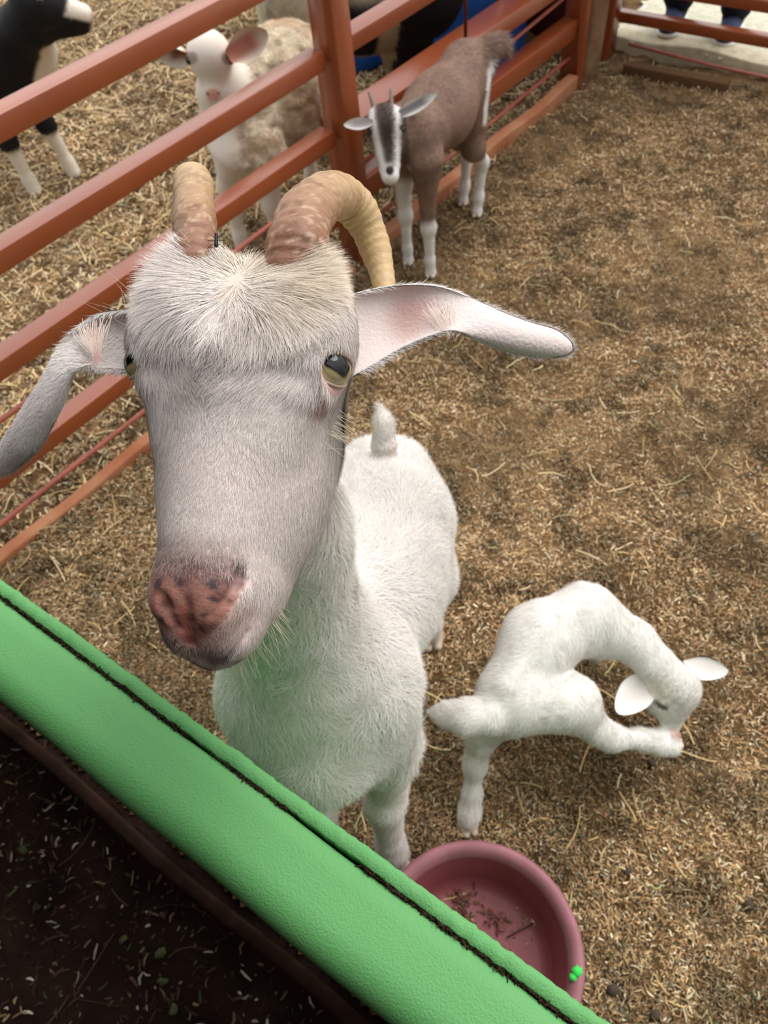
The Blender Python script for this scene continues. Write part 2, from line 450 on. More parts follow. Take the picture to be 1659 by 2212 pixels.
def chips(name, N, sampler, hf, lmin, lmax, wid, pal, seed, label, cat, tilt=.45, dark=None, parent=None, pw=None):
    r = np.random.default_rng(seed)
    XY = sampler(r, N); N = len(XY)
    z = hf(XY[:, 0], XY[:, 1])
    L = (lmin + (lmax - lmin) * r.random(N) ** 2)[:, None]; W = (wid * (.6 + .8 * r.random(N)))[:, None]
    a = r.random(N) * 2 * np.pi; ti = r.normal(0, tilt, N); ro = r.normal(0, .6, N)
    d = np.stack([np.cos(a) * np.cos(ti), np.sin(a) * np.cos(ti), np.sin(ti)], 1)
    s = np.stack([-np.sin(a) * np.cos(ro), np.cos(a) * np.cos(ro), np.sin(ro)], 1)
    nrm = np.cross(d, s)
    c = np.stack([XY[:, 0], XY[:, 1], z + .002 + .006 * r.random(N) + abs(np.sin(ti)) * L[:, 0] * .4], 1)
    cur = (r.normal(0, .12, N))[:, None] * L
    vs = np.stack([c - d * L / 2 - s * W * .3, c - d * L / 2 + s * W * .3,
                   c + s * W / 2 + nrm * (.35 * W) + s * cur, c - s * W / 2 + s * cur + nrm * (.35 * W),
                   c + d * L / 2 + s * W * .25, c + d * L / 2 - s * W * .25], 1).reshape(-1, 3)
    b = np.arange(N)[:, None] * 6
    F = np.concatenate([b + np.array([[0, 1, 2, 3]]), b + np.array([[3, 2, 4, 5]])])
    pal = np.array([srgb(*q) for q in pal]); idx = r.choice(len(pal), N, p=pw)
    # patches of older, darker litter
    t = fbm(c * V(1, 1, 0), 4.0, 3); u = fbm(c * V(1, 1, 0) + 5, 17, 3)
    col = pal[idx] * (.68 + .58 * r.random(N))[:, None]
    if dark: col = mixc(col, col * V(.42, .42, .40), np.clip(sst(.45, .68, t) * .75 + sst(.5, .68, u) * .7, 0, .9) * dark)
    o = link(name, mesh_np(name, vs, F, np.repeat(col, 6, 0)), M_CHIP, parent, smooth=False)
    tag(o, label, cat, kind='stuff'); return o
STRAW = [(212, 182, 138), (188, 154, 110), (164, 130, 92), (236, 218, 184), (112, 88, 64), (128, 124, 92), (192, 146, 102)]
STRAWP = [.2, .22, .2, .1, .14, .06, .08]
def samp_pen(r, N):
    """denser near the camera, where each chip shows"""
    u = r.random(N); n = .10 + 3.25 * u ** 1.7
    d = -1.55 + 3.0 * r.random(N)
    P = NB[None, :2] * n[:, None] + DB[None, :2] * d[:, None]
    k = (P[:, 0] > -1.1 + 0 * P[:, 1]) & (P @ NA[:2] > -1.46) & (np.abs(P[:, 0]) < .62 + P[:, 1] * .55)
    return P[k]
chips('straw_bedding', 430000, samp_pen, ground_h, .005, .018, .0026, STRAW, 11,
      'golden brown chopped straw and husk bedding covering the ground of the goat pen', 'bedding', tilt=.5, dark=1, pw=STRAWP)
def samp_far(r, N):
    P = np.stack([-2.5 + 3.7 * r.random(N), .6 + 4.4 * r.random(N)], 1)
    k = (P @ NA[:2] < -1.46) & (P[:, 0] > -.5 - P[:, 1] * .68) & ((P @ NB[:2] < 3.3) | (P @ DB[:2] > 2.8))
    return P[k]
chips('straw_bedding', 230000, samp_far, ground_h, .010, .035, .0045,
      STRAW + [(232, 206, 156)], 12, 'pale loose straw covering the ground of the sheep pen behind the rails', 'bedding', tilt=.5, dark=.7,
      pw=[.2, .2, .15, .14, .12, .06, .05, .08])
# long stalks lying on the bedding
def stalks(name, N, seed, sampler, hf, l0, l1, rad, label, pal):
    r = np.random.default_rng(seed); XY = sampler(r, N)
    vs, fs, cs = [], [], []
    for x, y in XY:
        L = l0 + (l1 - l0) * r.random() ** 2; a = r.random() * 6.28; c = r.normal(0, .35)
        t = np.linspace(-.5, .5, 5)
        px = x + np.cos(a) * t * L - np.sin(a) * c * L * t * t; py = y + np.sin(a) * t * L + np.cos(a) * c * L * t * t
        z = hf(px, py) + rad * 1.5 + .006 + np.abs(r.normal(0, .004)) + t * r.normal(0, .006)
        s = V(-np.sin(a), np.cos(a), 0); b0 = len(vs)
        col = srgb(*pal[r.integers(len(pal))])
        for k in range(5):
            for q in (s, ZZ * .8, -s):
                vs.append(V(px[k], py[k], z[k]) + q * rad); cs.append(col)
        for k in range(4):
            for j in range(2): fs.append((b0 + k * 3 + j, b0 + k * 3 + j + 1, b0 + k * 3 + j + 4, b0 + k * 3 + j + 3))
    o = link(name, mesh_np(name, np.array(vs), np.array(fs), np.array(cs)), M_CHIP)
    tag(o, label, 'straw', kind='stuff'); return o
stalks('straw_stalks', 900, 21, samp_pen, ground_h, .02, .09, .0013, 'long pale straw stalks scattered over the bedding of the goat pen',
       [(214, 180, 128), (190, 160, 110), (170, 160, 110), (228, 204, 160)])
stalks('straw_stalks', 3400, 22, samp_far, ground_h, .04, .16, .002, 'long pale straw stalks scattered behind the rail fence',
       [(224, 196, 140), (200, 170, 120), (236, 214, 170)])
def samp_aisle(r, N):
    n = -.02 - .75 * r.random(N); d = -.4 + 2.0 * r.random(N)
    return NB[None, :2] * n[:, None] + DB[None, :2] * d[:, None]
chips('straw_litter', 5000, samp_aisle, aisle_h, .005, .026, .004, [(236, 226, 206), (170, 140, 106), (110, 84, 64), (84, 62, 50), (96, 108, 72)], 13,
      'pale wood chips and straw bits strewn on the dark soil below the green panel', 'litter', tilt=.25, pw=[.12, .16, .26, .38, .08])
stalks('straw_stalks', 120, 23, samp_aisle, aisle_h, .04, .18, .0009, 'thin brown stalks lying on the dark soil below the green panel',
       [(120, 96, 72), (90, 66, 50)])
# scraps of green leaf on the aisle soil
M_LEAF = mat('leaf', srgb(120, 132, 84), .7, .2, var=.4, vscale=60)
for k, (x, y, r, lab) in enumerate([(345, 2060, .012, 'pale green leaf scrap on the dark soil near the bottom edge, uppermost of three'),
                                    (352, 2120, .010, 'pale green leaf scrap on the dark soil, between two others at the bottom edge'),
                                    (375, 2180, .011, 'pale green leaf scrap on the dark soil touching the bottom edge'),
                                    (265, 2030, .009, 'dark green leaf scrap on the aisle soil left of the beam'),
                                    (50, 1835, .010, 'yellowish leaf scrap on the dark soil near the left edge')]):
    c = PZ(x, y, .004); rr = np.random.default_rng(k); an = np.linspace(0, 2 * np.pi, 11, endpoint=False); a0 = rr.random() * 6
    rad = r * (.7 + .5 * rr.random(11)); px = rad * np.cos(an); py = rad * np.sin(an) * .65
    top = np.stack([c[0] + px * math.cos(a0) - py * math.sin(a0), c[1] + px * math.sin(a0) + py * math.cos(a0), c[2] + .003 * np.cos(2 * an + k)], 1)
    bot = top - V(0, 0, .0006); cc = np.array([c + V(0, 0, .001), c])
    f = np.array([(j, (j + 1) % 11, 11 + (j + 1) % 11, 11 + j) for j in range(11)])
    t = np.array([(22, j, (j + 1) % 11) for j in range(11)] + [(23, 11 + (j + 1) % 11, 11 + j) for j in range(11)])
    o = fix_normals(link('leaf_scrap', mesh_np('leaf_scrap', np.vstack([top, bot, cc]), [f, t]), M_LEAF)); tag(o, lab, 'leaf', 'leaf scraps on the aisle soil')
# droppings in the goat pen
def dropping(p, r, lab):
    b = Body(); b.ball(p, r); b.ball(p + V(r * .5, r * .3, 0), r * .8, k=r)
    me, *_ = b.mesh('pebble', r * .22, p - 2.4 * r, p + 2.4 * r)
    return me
M_DROP = mat('dropping', srgb(70, 58, 48), .8, .3, bump=.4, bscale=200)
for k, (x, y, r, lab) in enumerate([(1321, 2140, .011, 'dark round dropping on the bedding right of the pink bowl'),
                               (1412, 2196, .010, 'dark dropping beside a pale chip at the bottom edge of the picture'),
                               (1352, 1888, .008, 'small grey dropping near the long stalk, upper right of the bowl'),
                               (1620, 1955, .010, 'dark dropping near the right edge of the bedding'),
                               (1405, 1655, .008, 'dark dropping just below the kid\'s raised hoof')]):
    p = PZ(x, y, 0); r *= .8; p[2] = ground_h(np.array([p[0]]), np.array([p[1]]))[0] + .008
    o = link('dropping', dropping(p, r, lab), M_DROP); tag(o, lab, 'dropping', 'droppings on the pen bedding')

# ================================================================== rail fence (left, running away to the upper right)
O0 = V(0, 0, 0)
def railing(parent, name, u0, u1, n0, n1, z0, z1, m=M_RED, bev=.0025, seg=0., wob=0.):
    return bar(name, m, parent, O0, DA, -NA, ZZ, (u0, u1), (-n0, -n1), (z0, z1), bev, seg, wob)
NF = -1.488; NK = -1.54
g = thing('rail_panel', 'long rust red fence panel of four horizontal rails, left of the thick square post', 'fence', fa(.5, NF, 0))
for z0, z1 in ((.822, .868), (.606, .652), (.402, .447), (.167, .212)):
    railing(g, 'rail', -.75, 1.55, NF, NK, z0, z1)
for z in (.305, .062):
    tube('rod', M_ROD, g, np.array([fa(u, NF - .02, z + .004 * math.sin(u * 5)) for u in np.linspace(-.75, 1.55, 24)]), .0065, nseg=8)
g = thing('rail_panel', 'rust red fence panel of pale topped rails, between the thick post and the corner', 'fence', fa(2.2, NF, 0))
for z0, z1, nk in ((.822, .868, NK), (.608, .65, -1.55), (.375, .43, -1.59), (.183, .248, -1.55)):
    railing(g, 'rail', 1.61, 2.955, NF, nk, z0, z1)
tube('rod', M_ROD, g, np.array([fa(u, NF - .02, z) for u, z in ((1.61, .285), (2.34, .317), (2.95, .352))]), .0065, nseg=8)
tube('rod', M_ROD, g, np.array([fa(u, NF - .02, z) for u, z in ((1.61, .085), (2.32, .097), (2.95, .108))]), .0065, nseg=8)
tube('upright_rod', M_REDD, g, np.array([fa(2.176, NF + .012, z) for z in (.44, .6, .86)]), .0055, nseg=8)
o = railing(None, 'fence_post', 1.568, 1.637, -1.462, -1.545, -.03, 1.12, M_RED, .006)
tag(o, 'thick square rust red post standing in the rail fence behind the brown kid', 'post')
o = railing(None, 'fence_post', 2.955, 3.0, -1.462, -1.55, -.03, 1.12, M_RED, .005)
tag(o, 'slim rust red post that ends the rail fence before the corner', 'post')
# rough pole in the corner
o = tube('corner_pole', M_OLDW, None, np.array([PZ(1268, 172, 0) + V(.01 * math.sin(z * 4), .03, z) for z in np.linspace(-.05, 1.3, 14)]), .045, nseg=14,
         ridge=lambda k, a: 1 + .1 * np.sin(3 * a + k * .4))
tag(o, 'rough bare wooden pole in the corner between the two fences', 'pole')
o = railing(None, 'base_board', 1.62, 2.95, -1.455, -1.50, -.02, .05, M_WOOD, .006, .05, .004)
tag(o, 'scuffed pinkish timber board on the ground beneath the right fence panel', 'board')
o = railing(None, 'base_board', -.75, 1.53, -1.45, -1.485, -.03, .022, M_WOOD, .005, .05, .006)
tag(o, 'half buried timber board on the ground beneath the left fence panel', 'board')

# far fence
def rb(parent, name, u0, u1, n0, n1, z0, z1, m=M_RED, bev=.005, seg=0., wob=0.):
    return bar(name, m, parent, O0, DB, NB, ZZ, (u0, u1), (n0, n1), (z0, z1), bev, seg, wob)
g = thing('rail_panel', 'dark rust red fence panel of horizontal rails in front of the gravel yard', 'fence', fb(.4, 3.4, 0))
for z0, z1 in ((.116, .156), (.23, .272), (.40, .44), (.58, .62), (.76, .80)):
    rb(g, 'rail', -1.4, 1.33, 3.375, 3.42, z0, z1)
tube('rod', M_ROD, g, np.array([fb(u, 3.37, z) for u, z in ((1.25, .047), (.9, .026), (.68, .02), (0.2, .02), (-1.4, .02))]), .0065, nseg=8)
o = rb(None, 'fence_post', 1.30, 1.375, 3.285, 3.36, -.03, 1.12, M_RED, .005)
tag(o, 'square rust red post at the start of the far fence, right of the bare pole', 'post')
o = rb(None, 'sill_kerb', -1.4, 1.335, 3.405, 3.50, -.03, .055, mat('sill', srgb(206, 196, 168), .9, .1, bump=.6, bscale=60, var=.3, vscale=20), .008, .04, .006)
tag(o, 'pale rough timber sill under the far fence beside the gravel yard', 'kerb')
p0, p1 = PZ(1345, 148, .02), PZ(1568, 190, .02); ax = (p1 - p0) / np.linalg.norm(p1 - p0); ay = np.cross(ZZ, ax)
o = bar('plank', mat('dark_timber', srgb(98, 72, 50), .9, .1, bump=.5, bscale=40), None, p0, ax, ay, ZZ, (0, float(np.linalg.norm(p1 - p0))), (0, .045), (-.03, .014), .004)
tag(o, 'old plank half buried in the bedding in front of the far fence', 'plank')
# dark red board wall of the shed beyond the corner
w = rb(None, 'wall_back', 1.40, 2.75, 3.42, 3.46, -.05, 1.25, M_REDD, .004)
w['kind'] = 'structure'

# ================================================================== green panel at the visitor's side
ZT = .85
cap = thing('green_panel', 'bright green painted panel with thick rounded top, in front of the white goat', 'barrier', fb(.3, .05, 0))
# rounded cap board: profile in (n, z)
prof = []
for a in np.linspace(200, 90, 12): prof.append((.034 + .030 * math.cos(math.radians(a)), ZT - .028 + .028 * math.sin(math.radians(a))))
prof += [(.045, ZT + .0005), (.06, ZT), (.0735, ZT - .001), (.0765, ZT - .004), (.077, ZT - .03), (.02, ZT - .05), (.008, ZT - .045)]
prof = np.array(prof)
us = np.arange(-.62, 1.46, .01); m_ = len(prof)
vs = []
for k, u in enumerate(us):
    for n_, z_ in prof:
        vs.append(fb(u, n_ + .0006 * math.sin(u * 31), z_ + .0007 * math.sin(u * 17 + n_ * 40)))
f = [(k * m_ + j, (k + 1) * m_ + j, (k + 1) * m_ + (j + 1) % m_, k * m_ + (j + 1) % m_) for k in range(len(us) - 1) for j in range(m_)]
me = mesh_np('cap_board', np.array(vs), np.array(f)); o = fix_normals(link('cap_board', me, M_GREEN, cap))
# thin sheet behind it, its sawn edge standing level with the cap
vs = []; rs = np.random.default_rng(5)
us = np.arange(-.62, 1.46, .004); wv = np.cumsum(rs.normal(0, .0003, len(us))); wv -= np.linspace(wv[0], wv[-1], len(us)); wv = np.clip(wv, -.002, .002)
pr = [(.0790, -.012), (.0792, -.001), (.0800, .0006), (.0900, .0006), (.0930, -.0006), (.094, -.004), (.094, -.72), (.0790, -.72)]
for k, u in enumerate(us):
    e = rs.normal(0, .0004)
    for q, (n_, z_) in enumerate(pr):
        vs.append(fb(u, n_ + (wv[k] * .8 if q in (3, 4, 5) else 0) + (e if q < 6 else 0), ZT + z_ + (rs.normal(0, .0004) if 0 < q < 6 else 0)))
m_ = len(pr)
f = [(k * m_ + j, (k + 1) * m_ + j, (k + 1) * m_ + (j + 1) % m_, k * m_ + (j + 1) % m_) for k in range(len(us) - 1) for j in range(m_)]
o = fix_normals(link('sheet', mesh_np('sheet', np.array(vs), np.array(f)), M_GREENW, cap))
o.data.materials.append(M_GREEN)
mi = np.array([1 if max(vs[a][2] for a in q) > ZT - .02 else 0 for q in f], np.int32); o.data.polygons.foreach_set('material_index', mi)
# dirt packed into the joint
r = np.random.default_rng(8); N = 6500
u = -.6 + 2.0 * r.random(N); nn_ = .0779 + r.normal(0, .00055, N)
a = r.normal(0, .9, N); L = .0009 + .004 * r.random(N) ** 5; 
c = DB[None] * u[:, None] + NB[None] * nn_[:, None] + ZZ[None] * (ZT - .006 + .0065 * r.random(N))[:, None]
keep = vnoise(c, 30) > .38
c, a, L = c[keep], a[keep], L[keep]; N = len(c)
d = DB[None] * np.cos(a)[:, None] + NB[None] * np.sin(a)[:, None] + ZZ[None] * r.normal(0, .3, N)[:, None]
s = np.cross(d, r.normal(0, 1, (N, 3))); s /= np.linalg.norm(s, axis=1)[:, None]; s *= .0007
vs = np.stack([c - d * L[:, None] - s, c - d * L[:, None] + s, c + d * L[:, None] + s, c + d * L[:, None] - s], 1).reshape(-1, 3)
o = link('packed_dirt', mesh_np('packed_dirt', vs, np.arange(N * 4).reshape(-1, 4)), M_DUST, cap, smooth=False); o['kind'] = 'stuff'
rb(cap, 'backing_panel', -.62, 1.46, .024, .074, .135, ZT - .045, mat('panel_back', srgb(70, 60, 50), .8, .2), .003)
for u in (-.62, 1.38): rb(cap, 'support_post', u, u + .08, .02, .09, -.02, ZT - .1, M_GREEN, .004)
# base beam on the aisle ground
o = rb(None, 'base_beam', -.62, 1.46, -.036, -.009, -.03, .022, M_KERB, .007, .03, .004)
tag(o, 'low brown timber beam on the dark soil at the foot of the green panel', 'beam')

# unseen roof and walls added behind and above the camera to darken the aisle
def panel(name, org, ax, ay, az, x, y, z, m):
    o = bar(name, m, None, org, ax, ay, az, x, y, z, .01); o['kind'] = 'structure'; return o
SHADE_N = -.06
panel('shade_ceiling', O0, DB, NB, ZZ, (-1.9, 1.9), (-1.7, SHADE_N), (2.05, 2.09), M_SHADE)
panel('shade_wall_rear', O0, DB, NB, ZZ, (-1.9, 1.9), (-1.74, -1.70), (-.05, 2.09), M_SHADE)
panel('shade_wall_left', O0, DB, NB, ZZ, (1.9, 1.94), (-1.7, -.04), (-.05, 2.05), M_SHADE)
panel('shade_wall_right', O0, DB, NB, ZZ, (-1.94, -1.9), (-1.7, -.04), (-.05, 2.05), M_SHADE)

# ================================================================== feed bowl
bc = V(.0535, .172, .0)
bt = thing('feed_bowl', 'round dusty pink plastic feed bowl on the bedding behind the green panel', 'bowl', bc)
R = .167
prof = [(.0, .012), (.105, .012), (.118, .016), (.128, .035), (.142, .10), (.148, .112), (.1515, .1145), (.157, .118), (.163, .117), (.167, .111), (.1675, .104), (.163, .100),
        (.154, .100), (.146, .09), (.132, .03), (.118, .002), (.0, .002)]
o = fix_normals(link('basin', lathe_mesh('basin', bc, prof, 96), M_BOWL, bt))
o.data.materials.append(mat('pale_plastic', srgb(164, 108, 116), .6, .35, var=.3, vscale=20))  # rim in a paler pink than the basin
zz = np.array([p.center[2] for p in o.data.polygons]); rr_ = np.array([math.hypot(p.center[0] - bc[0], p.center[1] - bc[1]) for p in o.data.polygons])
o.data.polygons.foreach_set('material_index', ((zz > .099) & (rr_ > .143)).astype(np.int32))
# splash of green paint on the rim
p = PZ(1247, 2098, .118)
def splat(c, r, n=14, sd=1):
    rr = np.random.default_rng(sd); an = np.linspace(0, 2 * np.pi, n, endpoint=False)
    rad = r * (.75 + .5 * rr.random(n))
    top = np.stack([c[0] + rad * np.cos(an), c[1] + rad * np.sin(an), np.full(n, c[2] + .0006)], 1)
    bot = top.copy(); bot[:, 2] -= .003
    vs = np.vstack([top, bot, [c + V(0, 0, .0015)]])
    f = np.array([(j, (j + 1) % n, n + (j + 1) % n, n + j) for j in range(n)]); t = np.array([(2 * n, j, (j + 1) % n) for j in range(n)])
    return vs, f, t
v1, f1, t1 = splat(p, .0075, sd=1); v2, f2, t2 = splat(PZ(1238, 2110, .1165), .006, sd=3)
o = fix_normals(link('paint_splash', mesh_np('paint_splash', np.vstack([v1, v2]), [np.vstack([f1, f2 + len(v1)]), np.vstack([t1, t2 + len(v1)])]), M_GREENW, bt))
tag(o, 'green paint splash on the pink rim')
# leftovers in the bowl
def samp_bowl(r, N):
    q = np.array([PZ(x, y, .014)[:2] for x, y in ((985, 1935), (1010, 1940), (1000, 1975), (1060, 1975), (1075, 1990), (1020, 1995), (995, 1955))])
    P = q[r.integers(len(q), size=N)] + r.normal(0, .009, (N, 2)); return P
chips('feed_scraps', 90, samp_bowl, lambda x, y: .012 + 0 * x, .006, .018, .004, [(70, 48, 38), (96, 72, 50), (120, 60, 50)], 31,
      'dark feed scraps lying in the bottom of the pink bowl', 'feed scraps', tilt=.15)
a_, b_ = PZ(1095, 2025, .018), PZ(1152, 1995, .018)
o = tube('twig', M_DUST, None, np.array([a_, (a_ + b_) / 2 + V(0, 0, .002), b_]), .0011, nseg=6); tag(o, 'thin dark twig lying inside the pink bowl', 'twig')

# ================================================================== behind the rail fence: barrels, bucket
def barrel(c, lab, r=.285, h=.9):
    t = thing('barrel', lab, 'barrel', c, 'blue barrels behind the rail fence')
    pr = [(0, .0), (r - .03, 0), (r - .012, .02), (r, .05)]
    for z in np.linspace(.08, h - .08, 24): pr.append((r + .010 * math.exp(-((z - h * .33) / .018) ** 2) + .010 * math.exp(-((z - h * .67) / .018) ** 2), z))
    pr += [(r, h - .05), (r - .012, h - .02), (r - .03, h), (0, h)]
    fix_normals(link('drum', lathe_mesh('drum', c, pr, 48), M_BLUE, t))
    pr = [(r - .03, h), (r - .005, h), (r - .002, h + .02), (r - .02, h + .03), (r - .04, h + .012), (0, h + .012)]
    fix_normals(link('lid', lathe_mesh('lid', c, pr, 48), M_BLUE, t))

barrel(V(.59, 3.60, -.01), 'tall blue plastic barrel behind the rails near the corner, right of the black bellied sheep')
barrel(V(.12, 3.70, -.01), 'smaller blue plastic barrel partly hidden behind the black bellied sheep', .19, .6)
c = PZ(646, 84, 0)
t = thing('blue_bucket', 'small blue bucket showing as a slit behind the hind legs of the far sheep', 'bucket', c)
fix_normals(link('pail', lathe_mesh('pail', c, [(0, 0), (.085, 0), (.09, .01), (.11, .25), (.116, .25), (.118, .262), (.108, .262), (.09, .03), (0, .03)], 40), M_BLUE, t))
c = PZ(596, 78, 0); c2 = c + V(.06, .12, 0)
t = thing('ivory_container', 'ivory plastic container with a white lid standing behind the tan sheep', 'container', c2)
bar('tub', M_IVORY, t, c2, V(1, 0, 0), V(0, 1, 0), ZZ, (-.13, .13), (-.10, .10), (0, .32), .03)
bar('lid', mat('white_plastic', srgb(240, 240, 232), .5, .4), t, c2, V(1, 0, 0), V(0, 1, 0), ZZ, (-.135, .135), (-.105, .105), (.32, .345), .01)
# cord with white fittings hanging beside the barrel
a = PZ(1163, 8, .62); b_ = PZ(1149, 112, .36)
a = fa(2.72, -1.66, .62); b_ = fa(2.62, -1.66, .30)
t = thing('hanging_cord', 'thin cord with white fittings hanging between the rails beside the blue barrel', 'cord', b_)
tube('cord', M_DUST, t, np.array([b_, (a + b_) / 2, a]), .004, nseg=8)
M_WHT = mat('white_fitting', srgb(230, 226, 220), .4, .5)
tube('fitting', M_WHT, t, np.array([b_ - V(0, 0, .015), b_, b_ + V(0, 0, .012)]), np.array([.006, .014, .006]), nseg=12)
mm = b_ + (a - b_) * .55
tube('fitting', M_WHT, t, np.array([mm - (a - b_) * .12, mm + (a - b_) * .12]), .008, nseg=12)
# low post of another fence, far away
o = bar('fence_post', M_RED, None, PZ(540, 24, 0) + V(0, .1, 0), DA, -NA, ZZ, (-.04, .04), (-.04, .04), (-.05, 1.), .005)
tag(o, 'distant rust red post seen between the rails above the tan sheep', 'post')
# ================================================================== animals
M_FUR = mat('hair', vcol=True, rough=.62, spec=.2)
M_SKIN = mat('hide', vcol=True, rough=.7, spec=.25, bump=.25, bscale=400)
M_NOSE = mat('nose_skin', vcol=True, rough=.45, spec=.5, bump=.18, bscale=500)
M_HORN = mat('horn', vcol=True, rough=.5, spec=.35, bump=.35, bscale=260, bdist=.002)
M_EYE = mat('eyeball', vcol=True, rough=.07, spec=.35, coat=.3)
M_HOOF = mat('hoof', srgb(120, 100, 84), .6, .3)

def hoof(name, parent, p, ax, r, col=None, h=.03):
    """cloven hoof: two toes side by side"""
    ax = np.asarray(ax, float) / np.linalg.norm(ax); sd = np.cross(ZZ, ax)
    b = Body()
    for s in (-1, 1):
        b.cone(p + sd * s * r * .48 + ZZ * (r * .5), p + sd * s * r * .42 + ax * r * .9 + ZZ * (r * .38), r * .55, r * .36, k=r * .15)
    b.cone(p + ZZ * h, p + ZZ * r, r * .75, r * .8, k=r * .3)
    me, *_ = b.mesh(name, r * .12, p - 2.6 * r, p + V(2.6 * r, 2.6 * r, h + 2 * r))
    return link(name, me, col or M_HOOF, parent)

# ------------------------------------------------------------------ the big white goat
# head frame: x to the picture's right, y towards the poll, z out of the face
HO = PD(493, 792, .482)
yaw, pit, rol = math.radians(-7.5), math.radians(11), math.radians(5.4)
ex, ey, ez = V(1, 0, 0), V(0, 1, 0), V(0, 0, 1)       # camera axes right, up, towards the lens
def rot(v, ax, a): ax = ax / np.linalg.norm(ax); return v * math.cos(a) + np.cross(ax, v) * math.sin(a) + ax * (ax @ v) * (1 - math.cos(a))
def setup(v):
    v = rot(v, V(1, 0, 0), -(-pit)); v = rot(v, V(0, 1, 0), yaw); v = rot(v, V(0, 0, 1), -rol); return v
# pitch: the nose end comes nearer to the lens
HX, HY, HZ = [RT * w[0] + UP * w[1] - FWD * w[2] for w in (setup(ex), setup(rot(ey, ex, 0)), setup(ez))]
if (HY @ FWD) < 0:      # poll must lie farther away than the nose
    pit = -pit; HX, HY, HZ = [RT * w[0] + UP * w[1] - FWD * w[2] for w in (setup(ex), setup(ey), setup(ez))]
HB = np.stack([HX, HY, HZ])
def hl(x, y, z): return HO + HX * x + HY * y + HZ * z
def tohl(P): return (P - HO) @ HB.T

G = Body()
AX = HB
# skull
G.ell(hl(0, .018, -.040), AX, (.062, .060, .056), .01)
G.ell(hl(-.036, .043, -.021), AX, (.035, .037, .033), .018)
G.ell(hl(.034, .043, -.021), AX, (.037, .037, .033), .018)
for s in (-1, 1):
    G.ell(hl(s * .054, .012, -.014), AX, (.019, .028, .024), .022)     # brow and orbit
    G.ell(hl(.0045 + s * .033, -.045, -.052), AX, (.0245, .060, .034), .03)     # cheek
    G.cone(hl(.005 + s * .025, -.040, -.080), hl(.005 + s * .016, -.135, -.066), .024, .017, k=.03)   # jaw
for s in (-1, 1):
    G.cone(hl(s * .050, .026, -.004), hl(s * .058, .030, -.022), .009, .010, k=.012)    # brow ridge over the eye
    G.cone(hl(s * .047, -.012, -.004), hl(s * .036, -.040, -.014), .008, .008, k=.014)  # tear groove rim
G.cone(hl(0, .01, -.012), hl(.002, -.118, -.014), .036, .026, k=.028)    # nasal bridge
G.cone(hl(0.002, -.02, -.045), hl(.005, -.125, -.040), .045, .032, k=.03, sq=HZ, fac=.85)
G.ell(hl(.0055, -.141, -.026), AX, (.0290, .032, .031), .018)               # muzzle
for s in (-1, 1):
    G.ell(hl(.003 + s * .014, -.143, -.004), AX, (.0155, .020, .013), .010)    # nostril wings
    G.ell(hl(.0055 + s * .012, -.163, -.026), AX, (.0165, .016, .021), .010)    # upper lip halves
    G.ell(hl(.006 + s * .019, -.143, -.036), AX, (.013, .026, .020), .012)    # lip corner
G.ell(hl(.004, -.168, -.044), AX, (.022, .018, .020), .008)               # chin
# neck, trunk
G.cone(hl(-.012, -.01, -.085), V(-.122, .49, .86), .050, .066, k=.04)
G.cone(V(-.122, .49, .86), V(-.118, .47, .62), .066, .086, k=.07)
G.cone(V(-.120, .46, .57), V(-.062, .64, .49), .090, .122, k=.08)
G.cone(V(-.062, .64, .49), V(-.008, .75, .505), .122, .105, k=.08)
G.cone(V(-.003, .75, .535), V(.008, .80, .54), .084, .060, k=.05)
G.ball(V(-.125, .385, .49), .070, k=.07)                               # brisket
for s, x0 in ((1, -.050), (-1, -.180)):
    hx = -.064 if s > 0 else -.170
    G.cone(V(x0, .44, .55), V(x0 + s * .008, .405, .42), .064, .050, k=.05)
    G.chain([V(x0 + s * .006, .41, .40), V(hx + s * .012, .40, .26), V(hx + s * .004, .385, .225), V(hx, .362, .09), V(hx, .352, .055), V(hx, .342, .02)],
            [.050, .030, .031, .022, .0245, .025], k=.02)
for s in (1, -1):
    cx = -.02
    x1 = cx + s * .072
    G.chain([V(cx + s * .05, .76, .46), V(x1, .72, .35), V(x1 + s * .01, .82, .24), V(x1 + s * .012, .80, .10), V(x1 + s * .012, .795, .05), V(x1 + s * .014, .785, .02)],
            [.082, .054, .026, .018, .022, .022], k=.03)
# tail
TB, TM, TT = PD(830, 960, 1.165), PD(828, 915, 1.15), PD(820, 882, 1.14)
G.chain([TB, TM, TT], [.020, .0115, .005], k=.02)
# mouth line, nostrils, eye sockets
def hit(px, py, B=G, t=.34):
    """where the line of sight through that spot of the photo meets the skin"""
    d = ray(px, py); L = np.linalg.norm(d)
    for _ in range(60):
        e = float(B.sdf((CAM + d * t)[None])[0]); t += e * .6 / L
        if abs(e) < 2e-5 or t > .8: break
    return CAM + d * t
def groove(pts, rad, dep=0., k=.004, sub=True):
    h = [hit(*p) for p in pts]; rad = np.broadcast_to(rad, (len(h),)); v = FWD
    h = [p + ray(*q) / np.linalg.norm(ray(*q)) * dep for p, q in zip(h, pts)]
    return [(a, b, ra, rb, k, sub) for a, b, ra, rb in zip(h[:-1], h[1:], rad[:-1], rad[1:])]
NOSTR = [hit(519, 1240), hit(357, 1308)]
SPOTS = [(hit(x, y), r / 3750) for x, y, r in ((460, 1262, 15), (457, 1293, 8), (469, 1298, 5), (494, 1299, 10), (487, 1229, 9), (442, 1328, 6), (434, 1358, 8), (389, 1259, 11),
         (376, 1250, 7), (531, 1228, 11), (343, 1212, 14), (341, 1262, 13), (480, 1318, 4), (350, 1340, 9))]
TEAR = hit(700, 868); MOUTHP = [hit(*q) for q in ((385, 1400), (405, 1412), (440, 1423), (470, 1420), (505, 1402))]
carve = []
